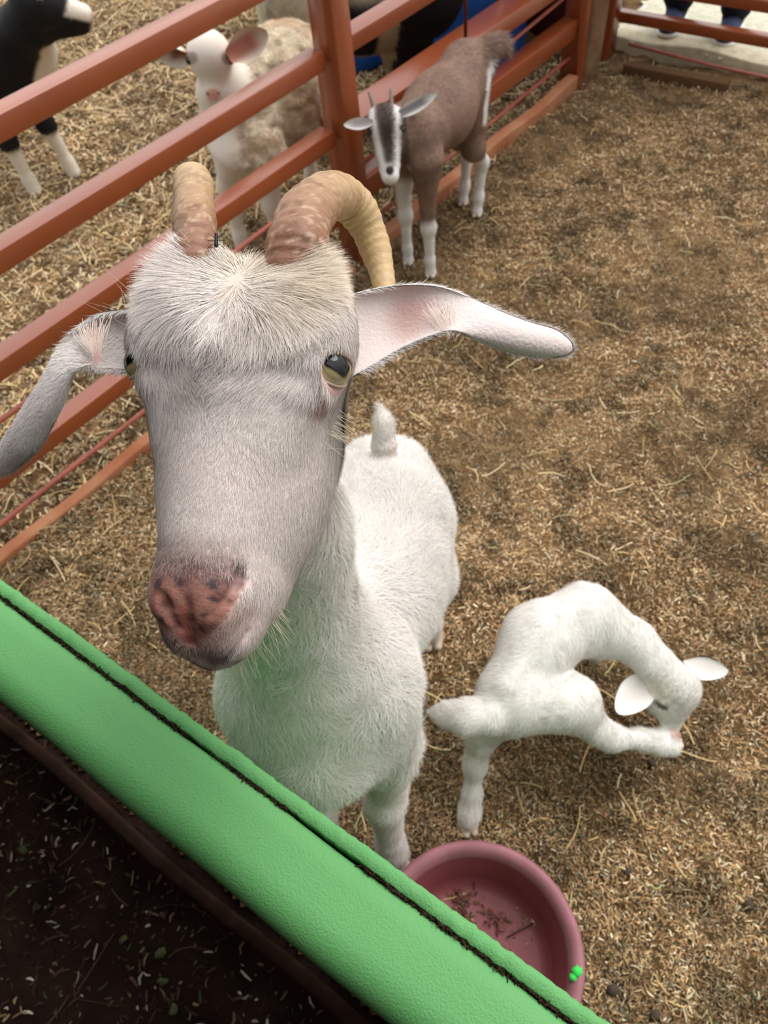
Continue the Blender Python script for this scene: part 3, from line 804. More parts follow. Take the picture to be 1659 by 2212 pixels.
carve += groove([(521, 1222), (520, 1243), (508, 1266)], [.0034, .0052, .0028], .0002, .0035)
carve += groove([(508, 1266), (489, 1300), (462, 1334)], [.0014, .0013, .0008], .0002, .004)
carve += groove([(350, 1288), (356, 1310), (366, 1334)], [.0026, .0036, .0020], .0002, .0035)
carve += groove([(366, 1334), (388, 1360)], [.0013, .0008], .0002, .004)
carve += groove([(407, 1302), (409, 1345), (412, 1392)], [.0009, .0013, .0015], .0004, .005)
carve += groove([(372, 1388), (402, 1411), (440, 1423), (472, 1419), (508, 1400), (540, 1352)], [.0010, .0016, .0017, .0016, .0012, .0006], .0004, .0035)
G.cone(hl(0, .080, .016), hl(0, .026, .026), .0035, .0015, k=.014, sub=True)
def poly_sd(P, Q):
    d = np.full(len(P), 1e9); s = np.zeros(len(P), bool)
    for a, b in zip(Q, np.roll(Q, -1, 0)):
        e = b - a; w = P - a; t = np.clip((w @ e) / (e @ e), 0, 1); d = np.minimum(d, np.hypot(*(w - t[:, None] * e).T))
        c = (a[1] > P[:, 1]) != (b[1] > P[:, 1])
        s ^= c & (P[:, 0] < (b[0] - a[0]) * (P[:, 1] - a[1]) / (b[1] - a[1] + 1e-12) + a[0])
    return np.where(s, -d, d)
NPOLY = tohl(np.array([hit(*q) for q in ((346, 1218), (352, 1198), (400, 1188), (450, 1198), (490, 1200), (515, 1206), (533, 1226), (531, 1264), (514, 1302), (492, 1338), (462, 1368),
                                          (428, 1394), (398, 1394), (372, 1370), (350, 1336), (346, 1292), (345, 1250))]))[:, :2]
NPOLY[[0, 1, 14, 15, 16], 0] -= .010
ridge_ = groove([(507, 1226), (497, 1246), (478, 1274)], [.0016, .0026, .0018], .0014, .006, False)
for a_, b_, ra, rb, k_, sb in ridge_ + carve: G.cone(a_, b_, ra, rb, k=k_, sub=sb)
EYEC = {}
for s in (-1, 1):
    ax = V(s * .70, -.08, .70); ax /= np.linalg.norm(ax); c = hl(s * .0600 + .0012, .007 if s > 0 else .002, -.011)
    EYEC[s] = (c, ax)
    aw = HX * ax[0] + HY * ax[1] + HZ * ax[2]
    G.ball(c + aw * .0118, .0116, k=.006, sub=True)
class GoatBody(Body):
    pass
def goat_col(P):
    L = tohl(P); x, y, z = L.T
    c = np.tile(V(*srgb(238, 228, 220)), (len(P), 1))
    head = np.linalg.norm(L - V(0, -.05, -.04), axis=1) < .17
    c = np.where(head[:, None], V(*srgb(226, 204, 196)), c); c = np.where((head & (y > .02))[:, None], V(*srgb(208, 192, 178)), c)
    # bare pink nose
    nz = nose_mask(L)
    n1 = fbm(P, 160, 3)
    pink = mixc(srgb(176, 124, 108), srgb(146, 100, 90), sst(.4, .6, n1))
    pink = mixc(pink, srgb(118, 94, 92), sst(-.148, -.126, y) * .85)
    for q, r in SPOTS: pink = mixc(pink, srgb(72, 58, 64), (1 - sst(r * .6, r * 1.25, np.linalg.norm(P - q, axis=1) + .0012 * (vnoise(P, 500) - .5))) * .9)
    for q in NOSTR: pink = mixc(pink, srgb(50, 28, 28), 1 - sst(.002, .0065, np.linalg.norm(P - q, axis=1)))  # dark of the nostril hollows put into the skin colour
    pink = mixc(pink, srgb(160, 84, 74), (1 - sst(.0006, .0030, abs(x))) * (y < -.150) * .8)
    c = mixc(c, pink, nz)
    dp = poly_sd(L[:, :2], NPOLY)
    c = mixc(c, srgb(204, 160, 148), sst(.016, .001, dp) * sst(-.001, .001, dp) * sst(-.135, -.150, y) * sst(-.06, -.04, z) * .85)
    # lids
    for s in (-1, 1):
        e, ax = EYEC[s]; d = np.linalg.norm(P - e, axis=1)
        c = mixc(c, srgb(204, 158, 150), (1 - sst(.015, .022, d)) * .7)
        pass
        c = mixc(c, srgb(70, 52, 46), (1 - sst(.0118, .0138, d)))
    c = mixc(c, srgb(206, 150, 146), (1 - sst(.004, .011, np.linalg.norm(P - TEAR, axis=1))) * .9)
    mo = 1 - sst(.0008, .0026, np.min([np.linalg.norm(P - (a_ + (b_ - a_) * t), axis=1) for a_, b_ in zip(MOUTHP[:-1], MOUTHP[1:]) for t in (0, .25, .5, .75, 1)], axis=0))
    return mixc(c, srgb(164, 122, 108), mo * .6)
def nose_mask(L):
    d = poly_sd(L[:, :2], NPOLY)
    return sst(.0012, -.0018, d + .0012 * (vnoise(L, 350) - .5)) * sst(-.052, -.040, L[:, 2])
goat = thing('goat', 'large white goat with curved tan horns looking up at the camera over the green panel', 'goat', V(-.08, .6, 0))
me, GV, GF = G.mesh('body', .0026, (-.36, .12, -.01), (.22, 1.0, 1.42), colf=goat_col)
gbody = link('body', me, M_SKIN, goat)
# bare nose polygons get their own glossier material
me.materials.append(M_NOSE)
fc = GV[GF].mean(1); mi = (nose_mask(tohl(fc)) > .5).astype(np.int32)
me.polygons.foreach_set('material_index', mi)
M_LHOOF = mat('light_hoof', srgb(206, 190, 172), .6, .3)
for s, x0 in ((1, -.064), (-1, -.170)): hoof('hoof', goat, V(x0, .336, .0), V(-.05, -1, 0), .027, M_LHOOF)
for s in (1, -1): hoof('hoof', goat, V(-.02 + s * .086, .780, .0), V(0, -1, 0), .025, M_LHOOF)

# eyes
def eyeball(name, parent, c, aw, upw, r, pupil_tilt=0., iris=(172, 158, 116), rim=(200, 186, 146), pw=.62, ph=.30, n=48):
    aw = aw / np.linalg.norm(aw); u = np.cross(upw, aw); u /= np.linalg.norm(u); v = np.cross(aw, u)
    th = np.linspace(0, np.pi, n); ph_ = np.linspace(0, 2 * np.pi, 2 * n, endpoint=False)
    T, Q = np.meshgrid(th, ph_, indexing='ij')
    loc = np.stack([np.sin(T) * np.cos(Q), np.sin(T) * np.sin(Q), np.cos(T)], -1).reshape(-1, 3)
    P = c + (loc[:, :1] * u + loc[:, 1:2] * v + loc[:, 2:] * aw) * r
    m = 2 * n
    F = np.array([(i * m + j, i * m + (j + 1) % m, (i + 1) * m + (j + 1) % m, (i + 1) * m + j) for i in range(n - 1) for j in range(m)])
    ct, st = math.cos(pupil_tilt), math.sin(pupil_tilt)
    a = loc[:, 0] * ct + loc[:, 1] * st; b = -loc[:, 0] * st + loc[:, 1] * ct
    rr = np.hypot(a, b); front = loc[:, 2] > 0
    col = mixc(np.tile(V(*srgb(*rim)), (len(P), 1)), srgb(*iris), 1 - sst(.70, .84, rr))
    col = mixc(col, srgb(120, 104, 66), np.exp(-((rr - .78) / .05) ** 2) * .5)
    box = np.maximum(np.abs(a) / pw, np.abs(b) / ph)
    box = (np.abs(a / pw) ** 4 + np.abs(b / ph) ** 4) ** .25
    col = mixc(col, (.003, .003, .004), (1 - sst(.9, 1.1, box)) * front)
    return link(name, mesh_np(name, P, F, col), M_EYE, parent)
for s in (-1, 1):
    c, ax = EYEC[s]; aw = HX * ax[0] + HY * ax[1] + HZ * ax[2]
    gaze = HX * .62 + HY * .16 + HZ * .76 if s > 0 else HX * -.55 + HY * .12 + HZ * .82
    eyeball('eye', goat, c + aw * .0008, gaze, HY, .0140, pupil_tilt=-.3 * s, pw=.66, ph=.56)
    # lids: thick rims that close over the ball from above and below
    nrm = aw; u = np.cross(HY, nrm); u /= np.linalg.norm(u); v = np.cross(nrm, u)
    for up_ in (1, -1):
        pts = []
        for t in np.linspace(-1.45, 1.45, 25):
            ang = t
            rx, ry = .0148, (.0086 if up_ > 0 else .0112)
            q = c + u * (math.sin(ang) * rx) + v * (up_ * math.cos(ang) * ry)
            d = q - c; h = math.sqrt(max(.0144 ** 2 - d @ d, 1e-8)) if d @ d < .0144 ** 2 else .001
            pts.append(q + nrm * (h - .0004))
        tube('eyelid', M_SKIN, goat, np.array(pts), np.array([(.0012 + .0010 * math.cos(t)) * (1 if up_ > 0 else .5) for t in np.linspace(-1.45, 1.45, 25)]), nseg=10,
             colf=lambda P: np.tile(V(*srgb(*((206, 172, 160) if up_ < 0 else (150, 122, 108)))), (len(P), 1)))  # upper lid darker: lashes and the shadow under them put into its colour

# ears: cupped leaves, lofted from the root to the tip
def ear(name, parent, st, m, colf, thick=.0030, mcr=13):
    """stations: (top point, bottom point, cup depth vector)"""
    st = [np.concatenate([np.concatenate([a, b, c])]) for a, b, c in st]
    S = smooth_path(np.array(st), 46)
    n = len(S); t = np.linspace(-1, 1, mcr)
    front, back = [], []
    for k in range(n):
        a, b, cup = S[k, :3], S[k, 3:6], S[k, 6:9]
        mid = (a + b) / 2; hv = (a - b) / 2
        nv = np.cross(S[min(k + 1, n - 1), :3] + S[min(k + 1, n - 1), 3:6] - S[max(k - 1, 0), :3] - S[max(k - 1, 0), 3:6], hv)
        nv /= max(np.linalg.norm(nv), 1e-9)
        if nv @ FWD > 0: nv = -nv
        tt = t[:, None]
        row = mid + hv * np.sin(tt * np.pi / 2) + cup * (np.cos(tt * np.pi / 2))
        th = thick * (.35 + .65 * np.cos(tt * np.pi / 2))
        front.append(row + nv * th); back.append(row - nv * th)
    front = np.array(front); back = np.array(back); ring = np.concatenate([front, back[:, ::-1]], 1); m_ = ring.shape[1]
    vs = ring.reshape(-1, 3)
    F = np.array([(k * m_ + j, k * m_ + (j + 1) % m_, (k + 1) * m_ + (j + 1) % m_, (k + 1) * m_ + j) for k in range(n - 1) for j in range(m_)])
    T = []
    for k in (0, n - 1):
        c = len(vs); vs = np.vstack([vs, ring[k].mean(0)])
        for j in range(m_): T.append((c, k * m_ + (j + 1) % m_, k * m_ + j) if k == 0 else (c, k * m_ + j, k * m_ + (j + 1) % m_))
    me = mesh_np(name, vs, [F, np.array(T)], colf(vs))
    o = fix_normals(link(name, me, m, parent))
    gv = vs; q = F
    return o, gv, q, S
def P_(x, y, d): return PD(x, y, d)
bk = FWD
E_R = [(P_(750, 640, .505), P_(745, 822, .50), bk * .008), (P_(800, 627, .505), P_(796, 794, .50), bk * .011), (P_(860, 618, .505), P_(862, 755, .50), bk * .012),
       (P_(940, 620, .50), P_(935, 725, .492), bk * .008), (P_(1010, 643, .498), P_(985, 716, .488), bk * .003), (P_(1080, 674, .50), P_(1052, 745, .492), bk * -.006),
       (P_(1140, 697, .505), P_(1120, 764, .50), bk * -.008), (P_(1195, 713, .512), P_(1180, 772, .508), bk * -.007), (P_(1222, 732, .516), P_(1216, 769, .514), bk * -.004),
       (P_(1230, 747, .518), P_(1228, 762, .518), bk * -.001)]
E_L = [(P_(285, 668, .515), P_(285, 800, .51), bk * .012), (P_(235, 673, .515), P_(245, 797, .51), bk * .011), (P_(195, 686, .515), P_(205, 795, .508), bk * .011),
       (P_(155, 722, .51), P_(185, 790, .50), bk * .008), (P_(125, 770, .508), P_(160, 808, .50), bk * -.001), (P_(88, 832, .512), P_(142, 858, .505), bk * -.006),
       (P_(50, 892, .52), P_(116, 915, .512), bk * -.008), (P_(14, 948, .528), P_(84, 968, .52), bk * -.007), (P_(-4, 990, .533), P_(45, 1004, .53), bk * -.004),
       (P_(-2, 1018, .536), P_(22, 1020, .535), bk * -.001)]
def ear_colf(s):
    root = E_R[1][0] if s > 0 else E_L[1][0]
    mid = P_(900, 690, .515) if s > 0 else P_(215, 750, .52)
    def f(P):
        d = np.linalg.norm(P - mid, axis=1)
        c = np.tile(V(*srgb(228, 214, 208)), (len(P), 1))
        return mixc(c, srgb(200, 150, 140), (1 - sst(.006, .030, d)) * .75)
    return f
ears = []
for s, E_ in ((1, E_R), (-1, E_L)):
    o, ev, eq, S = ear('ear', goat, E_, M_SKIN, ear_colf(s))
    ears.append((o, ev, eq, S, s))

# horns
def horn(name, pts, seed):
    A = smooth_path(np.array(pts), 150); P, R = A[:, :3], A[:, 3]
    rr = np.random.default_rng(seed); ph = np.cumsum(.16 + .06 * rr.random(150))
    def ridge(k, an):
        return 1 + .022 * np.sin(ph[k] * 6.0 + .9 * np.sin(an + k * .02)) + .012 * np.sin(ph[k] * 15 + 2 * np.cos(an)) + .03 * np.sin(ph[k] * 1.6) + .035 * np.cos(2 * an)
    def colf(v):
        k = np.clip(np.arange(len(v)) // 40, 0, 149) / 149.
        n1 = fbm(v * V(1, 1, 1), 90, 3); n2 = fbm(v + 4, 300, 2)
        c = mixc(srgb(142, 100, 78), srgb(200, 170, 124), sst(.12, .62, k + (n1 - .5) * .35))
        c = mixc(c, srgb(112, 70, 52), sst(.52, .66, n1) * .75 * (1 - sst(.3, .6, k)))
        c = mixc(c, srgb(196, 168, 140), sst(.6, .72, n2) * .6)
        return c
    return link(name, sweep_mesh(name, P, R, nseg=40, ridge=ridge, colf=colf), M_HORN, goat)
r4 = lambda p, r: (*p, r)
horn('horn', [r4(P_(632, 640, .50), .0185), r4(P_(638, 570, .50), .0195), r4(P_(645, 520, .505), .0195), r4(P_(660, 468, .525), .0185), r4(P_(700, 428, .555), .0178), r4(P_(745, 428, .585), .0165),
              r4(P_(782, 470, .60), .0148), r4(P_(808, 530, .605), .0125), r4(P_(825, 590, .60), .0100), r4(P_(832, 640, .59), .0075), r4(P_(832, 680, .575), .004)], 1)
horn('horn', [r4(P_(428, 640, .505), .0140), r4(P_(424, 575, .505), .0142), r4(P_(422, 520, .515), .0142), r4(P_(420, 460, .54), .0140), r4(P_(419, 405, .58), .0140), r4(P_(414, 390, .63), .0140),
              r4(P_(405, 430, .675), .0125), r4(P_(395, 500, .69), .0100), r4(P_(390, 570, .68), .0075), r4(P_(390, 620, .665), .004)], 2)

# a small fly settled at the root of the left horn
fc_ = hit(466, 512) if False else PD(467, 520, .492)
fly = thing('fly', 'small black fly sitting at the root of the left horn', 'fly', fc_)
b = Body(); b.cone(fc_ + UP * .0025, fc_ - UP * .003, .0011, .0014, k=.001); b.ball(fc_ + UP * .0042, .0011, k=.001)
me, *_ = b.mesh('body', .0003, fc_ - .009, fc_ + .009); M_FLY = mat('fly', (.006, .006, .008), .4, .5); link('body', me, M_FLY, fly)
for s in (-1, 1):
    for k in (-1, 0, 1):
        q = fc_ + UP * .0015 * k
        tube('leg', M_FLY, fly, np.array([q, q + RT * s * .003 + UP * .0016 * k - FWD * .001, q + RT * s * .0055 + UP * .0035 * k + FWD * .0005]), .00022, nseg=6)

# ---- coat
def headness(P): return np.linalg.norm(tohl(P) - V(0, -.05, -.035), axis=1)
def coat_col(P):
    L = tohl(P); x, y, z = L.T
    c = np.tile(V(*srgb(240, 234, 228)), (len(P), 1))
    h = (1 - sst(.15, .2, headness(P)))
    c = mixc(c, srgb(232, 222, 216), h)
    c = mixc(c, srgb(238, 222, 190), (1 - sst(.02, .055, np.hypot(x - .03, y - .075))) * .6 * h)
    c = mixc(c, srgb(150, 120, 112), nose_fade(L) * .7)
    c = mixc(c, srgb(216, 186, 176), sst(.016, .001, poly_sd(L[:, :2], NPOLY)) * sst(-.135, -.150, y) * h * .6)
    c = mixc(c, srgb(196, 150, 146), (1 - sst(.003, .012, np.linalg.norm(P - TEAR, axis=1))) * .7)
    return c
def nose_fade(L): x, y, z = L.T; return sst(-.098, -.118, y) * sst(.036, .02, np.abs(x)) * sst(-.035, -.01, z)
def fur_region(P):
    L = tohl(P); e = np.ones(len(P))
    for q in NOSTR: e *= np.linalg.norm(P - q, axis=1) > .0065
    e *= np.clip(1.15 - 1.2 * nose_mask(L) + .35 * sst(-.138, -.120, L[:, 1]), 0, 1) * (1 - .6 * sst(.010, 0, poly_sd(L[:, :2], NPOLY)) * sst(-.135, -.150, L[:, 1]))
    for s in (-1, 1): e *= (np.linalg.norm(P - EYEC[s][0], axis=1) > .0165)
    e *= np.min([np.linalg.norm(P - (a_ + (b_ - a_) * t), axis=1) for a_, b_ in zip(MOUTHP[:-1], MOUTHP[1:]) for t in (0, .25, .5, .75, 1)], axis=0) > .0022
    return e
def is_head(P): return (headness(P) < .155) * fur_region(P)
def head_flow(P, n):
    x, y, z = tohl(P).T
    sg = np.tanh((x + .006 * (vnoise(P, 400) - .5)) / .004)
    lat = sg * (1.15 * sst(.022, .050, y) - .95 * np.exp(-((y + .006) / .024) ** 2) * sst(.0, .014, np.abs(x)) * sst(.062, .040, np.abs(x))) + x * 3 * sst(-.03, -.07, y)
    ver = -1.0 + .85 * sst(.028, .052, y) + 1.5 * sst(.052, .070, y)
    return HX * lat[:, None] + HY * ver[:, None]
def head_len(P):
    x, y, z = tohl(P).T
    top = sst(-.075, .04, y) ** 1.5 * sst(.07, .03, np.abs(x)) 
    return .0062 + .021 * top + .006 * sst(-.03, -.06, z) * sst(-.13, -.06, y) + .003 * sst(-.06, 0, y)
def head_lift(P):
    y = tohl(P)[:, 1]; return .15 + .60 * sst(.056, .074, y)
fur('head_hair', GV, GF, M_FUR, goat, 190000, head_len, head_flow, .00038, coat_col, region=is_head, lift=head_lift, seg=4, jit=.07, wave=.12, clump=.15, cvar=.30,
    cscale=130, view=-.3, seed=5)
def body_flow(P, n):
    # neck and chest hair hangs down, trunk hair sweeps back and down
    t = sst(.47, .60, P[:, 1])
    d = V(0, -.15, -1)[None] * (1 - t)[:, None] + V(.15, .7, -.5)[None] * t[:, None]
    tl = np.linalg.norm(P - TM, axis=1) < .05; d[tl] = TT - TB
    return d
def body_len(P): return .014 + .018 * sst(.3, .5, P[:, 2]) - .021 * (1 - sst(.05, .08, np.linalg.norm(P - TM, axis=1)))
def is_body(P): return (headness(P) >= .150) * (P[:, 2] > .05)
fur('body_hair', GV, GF, M_FUR, goat, 120000, body_len, body_flow, .00075, coat_col, region=is_body, lift=.24, seg=3, jit=.16, wave=.3, clump=.5, cscale=50,
    view=-.2, seed=6, dens=lambda P: 1 + 2.0 * sst(.25, .6, P[:, 2]))
# ear hair
for o, ev, eq, S, s in ears:
    root, tip = (S[0, :3] + S[0, 3:6]) / 2, (S[-1, :3] + S[-1, 3:6]) / 2
    axd = (tip - root) / np.linalg.norm(tip - root)
    fur('ear_hair', ev, eq, M_FUR, goat, 30000, lambda P: .0070 + 0 * P[:, 0], lambda P, n: np.tile(axd, (len(P), 1)), .00032,
        lambda P: np.tile(V(*srgb(238, 230, 226)), (len(P), 1)), lift=.14, seg=3, jit=.2, clump=.2, cvar=.34, cscale=100, view=-.2, seed=9)
    # long fringe inside the fold
    r = np.random.default_rng(3); segs = []
    n = 85; vs = []
    for k in range(n):
        a = r.uniform(-1, 1)
        p0 = (P_(975 + 60 * a + r.normal(0, 5), 668 + 10 * abs(a) + 10 * a + r.normal(0, 9), .500) if s > 0 else P_(205 + 38 * a + r.normal(0, 5), 703 - 14 * a + r.normal(0, 9), .509)) - FWD * .002
        tg_ = (P_(978 + 12 * a, 722 + 16 * r.random(), .486) if s > 0 else P_(207 + 9 * a, 765 + 14 * r.random(), .497))
        tgt = p0 + (tg_ - p0) * (.55 + .5 * r.random()) + RT * r.normal(0, .0012)
        mid = (p0 + tgt) / 2 - FWD * .0015 + RT * r.normal(0, .0006)
        w = .00013
        for q, ww in ((p0, w), (mid, w * .8), (tgt, w * .2)): vs += [q - RT * ww, q + RT * ww]
    vs = np.array(vs); b = np.arange(n)[:, None] * 6
    F = np.concatenate([b + np.array([[0, 1, 3, 2]]), b + np.array([[2, 3, 5, 4]])])
    o2 = link('ear_fringe', mesh_np('ear_fringe', vs, F, np.tile(V(*srgb(224, 206, 192)), (len(vs), 1))), M_FUR, goat); o2['kind'] = 'stuff'
# whiskers on the chin and long eyebrow hairs
def whiskers(name, roots, dirs, lens, w=.00016, col=(226, 214, 190)):
    vs = []; r = np.random.default_rng(2)
    for p, d, L in zip(roots, dirs, lens):
        sd = np.cross(d, FWD); sd /= np.linalg.norm(sd); bend = V(0, 0, -1) * L * .15 + sd * r.normal(0, L * .12)
        for t in np.linspace(0, 1, 6):
            q = p + d * L * t + bend * t * t; ww = w * (1 - .8 * t)
            vs += [q - sd * ww, q + sd * ww]
    vs = np.array(vs); n = len(roots); b = np.arange(n)[:, None] * 12
    F = np.concatenate([b + np.array([[2 * k, 2 * k + 1, 2 * k + 3, 2 * k + 2]]) for k in range(5)])
    o = link(name, mesh_np(name, vs, F, np.tile(V(*srgb(*col)), (len(vs), 1))), M_FUR, goat); o['kind'] = 'stuff'
r = np.random.default_rng(12)
ro, di, le = [], [], []
def nearest_skin(p): return GV[np.argmin(((GV - p) ** 2).sum(1))]
for k in range(60):
    t = r.random(); p = nearest_skin(hl(.012 + .026 * (1 - t) + r.normal(0, .004), -.185 + .045 * (1 - t), -.055 + r.normal(0, .006)))
    d = HX * (.75 - .5 * t) + HY * (-.6 - .3 * t) + HZ * r.normal(0, .3) + RT * r.normal(0, .2); d /= np.linalg.norm(d)
    ro.append(p); di.append(d); le.append(.008 + .016 * r.random())
for k in range(24):
    p = nearest_skin(hl(.064 + r.normal(0, .003), -.022 + r.normal(0, .006), -.03)); d = HX * .9 + HY * (-.35 + r.normal(0, .25)) + HZ * r.normal(0, .2)
    ro.append(p); di.append(d / np.linalg.norm(d)); le.append(.018 + .014 * r.random())
for k in range(14):
    p = nearest_skin(hl(-.064 + r.normal(0, .003), .028 + r.normal(0, .008), -.02)); d = HX * (-.8) + HY * (.55 + r.normal(0, .35)) + HZ * r.normal(0, .2)
    ro.append(p); di.append(d / np.linalg.norm(d)); le.append(.022 + .03 * r.random())
whiskers('whiskers', ro, di, le)

def leaf_ear(parent, a, t, w, nrm, inner, outer, droop=0., cup=.35, mid=.5, tipc=None):
    """small cupped pointed ear from root a to tip t, its hollow turned along nrm"""
    ax = t - a; L = np.linalg.norm(ax); ax = ax / L; sd = np.cross(nrm, ax); sd /= np.linalg.norm(sd); nv = np.cross(ax, sd)
    if nv @ nrm < 0: nv = -nv
    st = []
    for u in (0, .12, .3, mid, .7, .86, .96, 1.0):
        hw = w * {0: .42, .12: .62, .3: .90, mid: 1.0, .7: .84, .86: .58, .96: .30, 1.0: .10}[u]
        c = a + ax * L * u - ZZ * droop * L * u * u
        st.append((c + sd * hw, c - sd * hw, -nv * hw * cup * 2))
    def cf(P):
        e = P - a; u = (e @ ax) / L; v = np.abs(e @ sd) / w
        return mixc(np.tile(V(*srgb(*outer)), (len(P), 1)), srgb(*inner), (1 - sst(.35, .75, v)) * (1 - sst(.6, .9, u)) * ((e @ nv) < w * .05 + 1e9))
    return ear('ear', parent, st, M_SKIN, cf, thick=.0022)
# ------------------------------------------------------------------ white kid nibbling its raised hind leg
K = Body()
kr = PZ(1095, 1500, .26); kb = PZ(1165, 1385, .275); kw = PZ(1262, 1330, .28); ks = PZ(1290, 1360, .25)
kn = PZ(1370, 1385, .235); kh = PZ(1448, 1472, .20)
K.cone(kr, kb, .050, .058, k=.04); K.cone(kb, kw, .062, .052, k=.04); K.cone(kw, ks, .046, .050, k=.03)
K.cone(kw, kn, .045, .034, k=.03); K.cone(kn, kh, .034, .036, k=.02)
# head: poll to nose, tipped down to the hoof
khd = PZ(1462, 1490, .185); kno = PZ(1447, 1572, .135)
K.ball(khd, .0385, k=.02); K.cone(khd, kno, .034, .0165, k=.02); K.ball(PZ(1440, 1520, .165), .026, k=.02); K.ball(PZ(1424, 1508, .175), .027, k=.02)
kx = np.cross(kno - khd, ZZ); kx /= np.linalg.norm(kx)
en = (CAM - khd) / np.linalg.norm(CAM - khd)
K.chain([kr + ZZ * .040, kb + ZZ * .050, kw + ZZ * .036], [.014, .014, .016], .02)     # spine
K.ell(kw + V(-.01, -.035, -.01), np.eye(3), (.022, .022, .034), .02)
# hind leg it stands on
K.chain([PZ(1090, 1530, .235), PZ(1040, 1590, .17), PZ(1026, 1650, .115), PZ(1020, 1715, .06), PZ(1014, 1755, .03), PZ(1010, 1778, .012)],
        [.048, .025, .016, .0125, .0145, .015], k=.025)
# raised hind leg
K.chain([PZ(1120, 1510, .25), PZ(1235, 1520, .235), PZ(1290, 1575, .19), PZ(1320, 1594, .17), PZ(1385, 1596, .145), PZ(1415, 1604, .135), PZ(1448, 1612, .125)],
        [.058, .045, .022, .018, .0125, .0155, .0165], k=.022)
# fore legs, mostly hidden below the shoulder
for dx in (-.02, .045):
    b_ = ks + V(dx, .05, 0)
    K.chain([ks + V(dx * .6, .01, -.03), b_ + V(.0, .0, -.12), b_ + V(.0, .012, -.20), V(b_[0], b_[1] + .01, .015)], [.034, .020, .0135, .016], k=.02)
# tail
K.chain([PZ(1055, 1550, .27), PZ(1010, 1550, .265), PZ(965, 1546, .26), PZ(932, 1540, .258)], [.027, .026, .017, .004], k=.02)
# eyes closed: small hollows
K.cone(PZ(1420, 1522, .175) + en * .022, PZ(1436, 1530, .175) + en * .022, .003, .003, k=.006, sub=True)
K.cone(PZ(1432, 1575, .150), PZ(1460, 1578, .15), .002, .002, k=.004, sub=True)
def seg_d(P, a, b):
    h = np.clip(((P - a) @ (b - a)) / ((b - a) @ (b - a)), 0, 1); return np.linalg.norm(P - a - h[:, None] * (b - a), axis=1)
def kid_col(P):
    c = np.tile(V(*srgb(240, 236, 230)), (len(P), 1))
    c = mixc(c, srgb(196, 150, 132), 1 - sst(.012, .024, np.linalg.norm(P - (kno + V(0, -.01, -.004)), axis=1)))
    c = mixc(c, srgb(70, 56, 48), (1 - sst(.003, .0075, seg_d(P, PZ(1419, 1521, .175) + en * .020, PZ(1437, 1531, .175) + en * .020))))
    c = mixc(c, srgb(232, 216, 190), (1 - sst(.01, .04, np.linalg.norm(P - PZ(1437, 1490, .2), axis=1))) * .5)
    return c
kid = thing('goat', 'small white goat kid bent round to nibble its raised hind leg near the pink bowl', 'goat', V(.2, .55, 0))
lo, hi = V(-.02, .34, -.01), V(.62, .88, .40)
me, KV, KF = K.mesh('body', .0034, lo, hi, colf=kid_col)
link('body', me, M_SKIN, kid)
KE = [leaf_ear(kid, PZ(1412, 1458, .21), PZ(1334, 1540, .195), .029, en, (232, 220, 214), (240, 234, 230), mid=.5, cup=.18),
      leaf_ear(kid, PZ(1476, 1436, .205), PZ(1570, 1456, .20), .020, en, (234, 224, 218), (240, 234, 230), droop=-.10, mid=.5, cup=.18)]
def kflow(P, n):
    d = np.tile(kr - kw, (len(P), 1)) / np.linalg.norm(kr - kw) * .7 + V(0, 0, -.6)
    lg = P[:, 2] < .15
    d[lg] = V(0, 0, -1)
    tl = P @ RT < (PZ(1045, 1550, .26) @ RT); d[tl & ~lg] = (PZ(932, 1540, .258) - PZ(1055, 1550, .27)) * 10
    hd = np.linalg.norm(P - khd, axis=1) < .07; d[hd] = (khd - kno) * 8
    return d
hs = PZ(1428, 1527, .175) + en * .017
fur('hair', KV, KF, M_FUR, kid, 60000, lambda P: .011 + .010 * sst(.5, 1, 1 - np.linalg.norm(P - PZ(990, 1550, .26), axis=1) / .12), kflow, .0007,
    lambda P: kid_col(P) * V(1, 1, 1), lift=.28, seg=2, jit=.2, clump=.5, cscale=60, view=-.2, seed=15, cvar=.14,
    region=lambda P: (np.linalg.norm(P - hs, axis=1) > .008) * (np.linalg.norm(P - kno, axis=1) > .018) * (P[:, 2] > .02))
p = PZ(1011, 1784, 0); hoof('hoof', kid, V(p[0], p[1], 0), V(.1, -1, 0), .018, M_LHOOF, h=.02)
hr = PZ(1458, 1608, .118)
b = Body(); hd_ = (PZ(1475, 1600, .115) - PZ(1430, 1612, .13)); hd_ /= np.linalg.norm(hd_); sdv = np.cross(hd_, en)
for s in (-1, 1): b.cone(hr + sdv * s * .007 - hd_ * .004, hr + sdv * s * .006 + hd_ * .012, .0095, .005, k=.003)
me, *_ = b.mesh('hoof', .0016, hr - .04, hr + .04); link('hoof', me, mat('pale_hoof', srgb(214, 190, 170), .5, .3), kid)

# ------------------------------------------------------------------ helper for standing animals
def kid_ear(B, a, m, t, w, nrm, fac=2.6): B.chain([a, (a + m) / 2, m, (m + t) / 2, t], [w * .5, w * .85, w * .95, w * .6, w * .12], .005, sq=nrm, fac=fac)

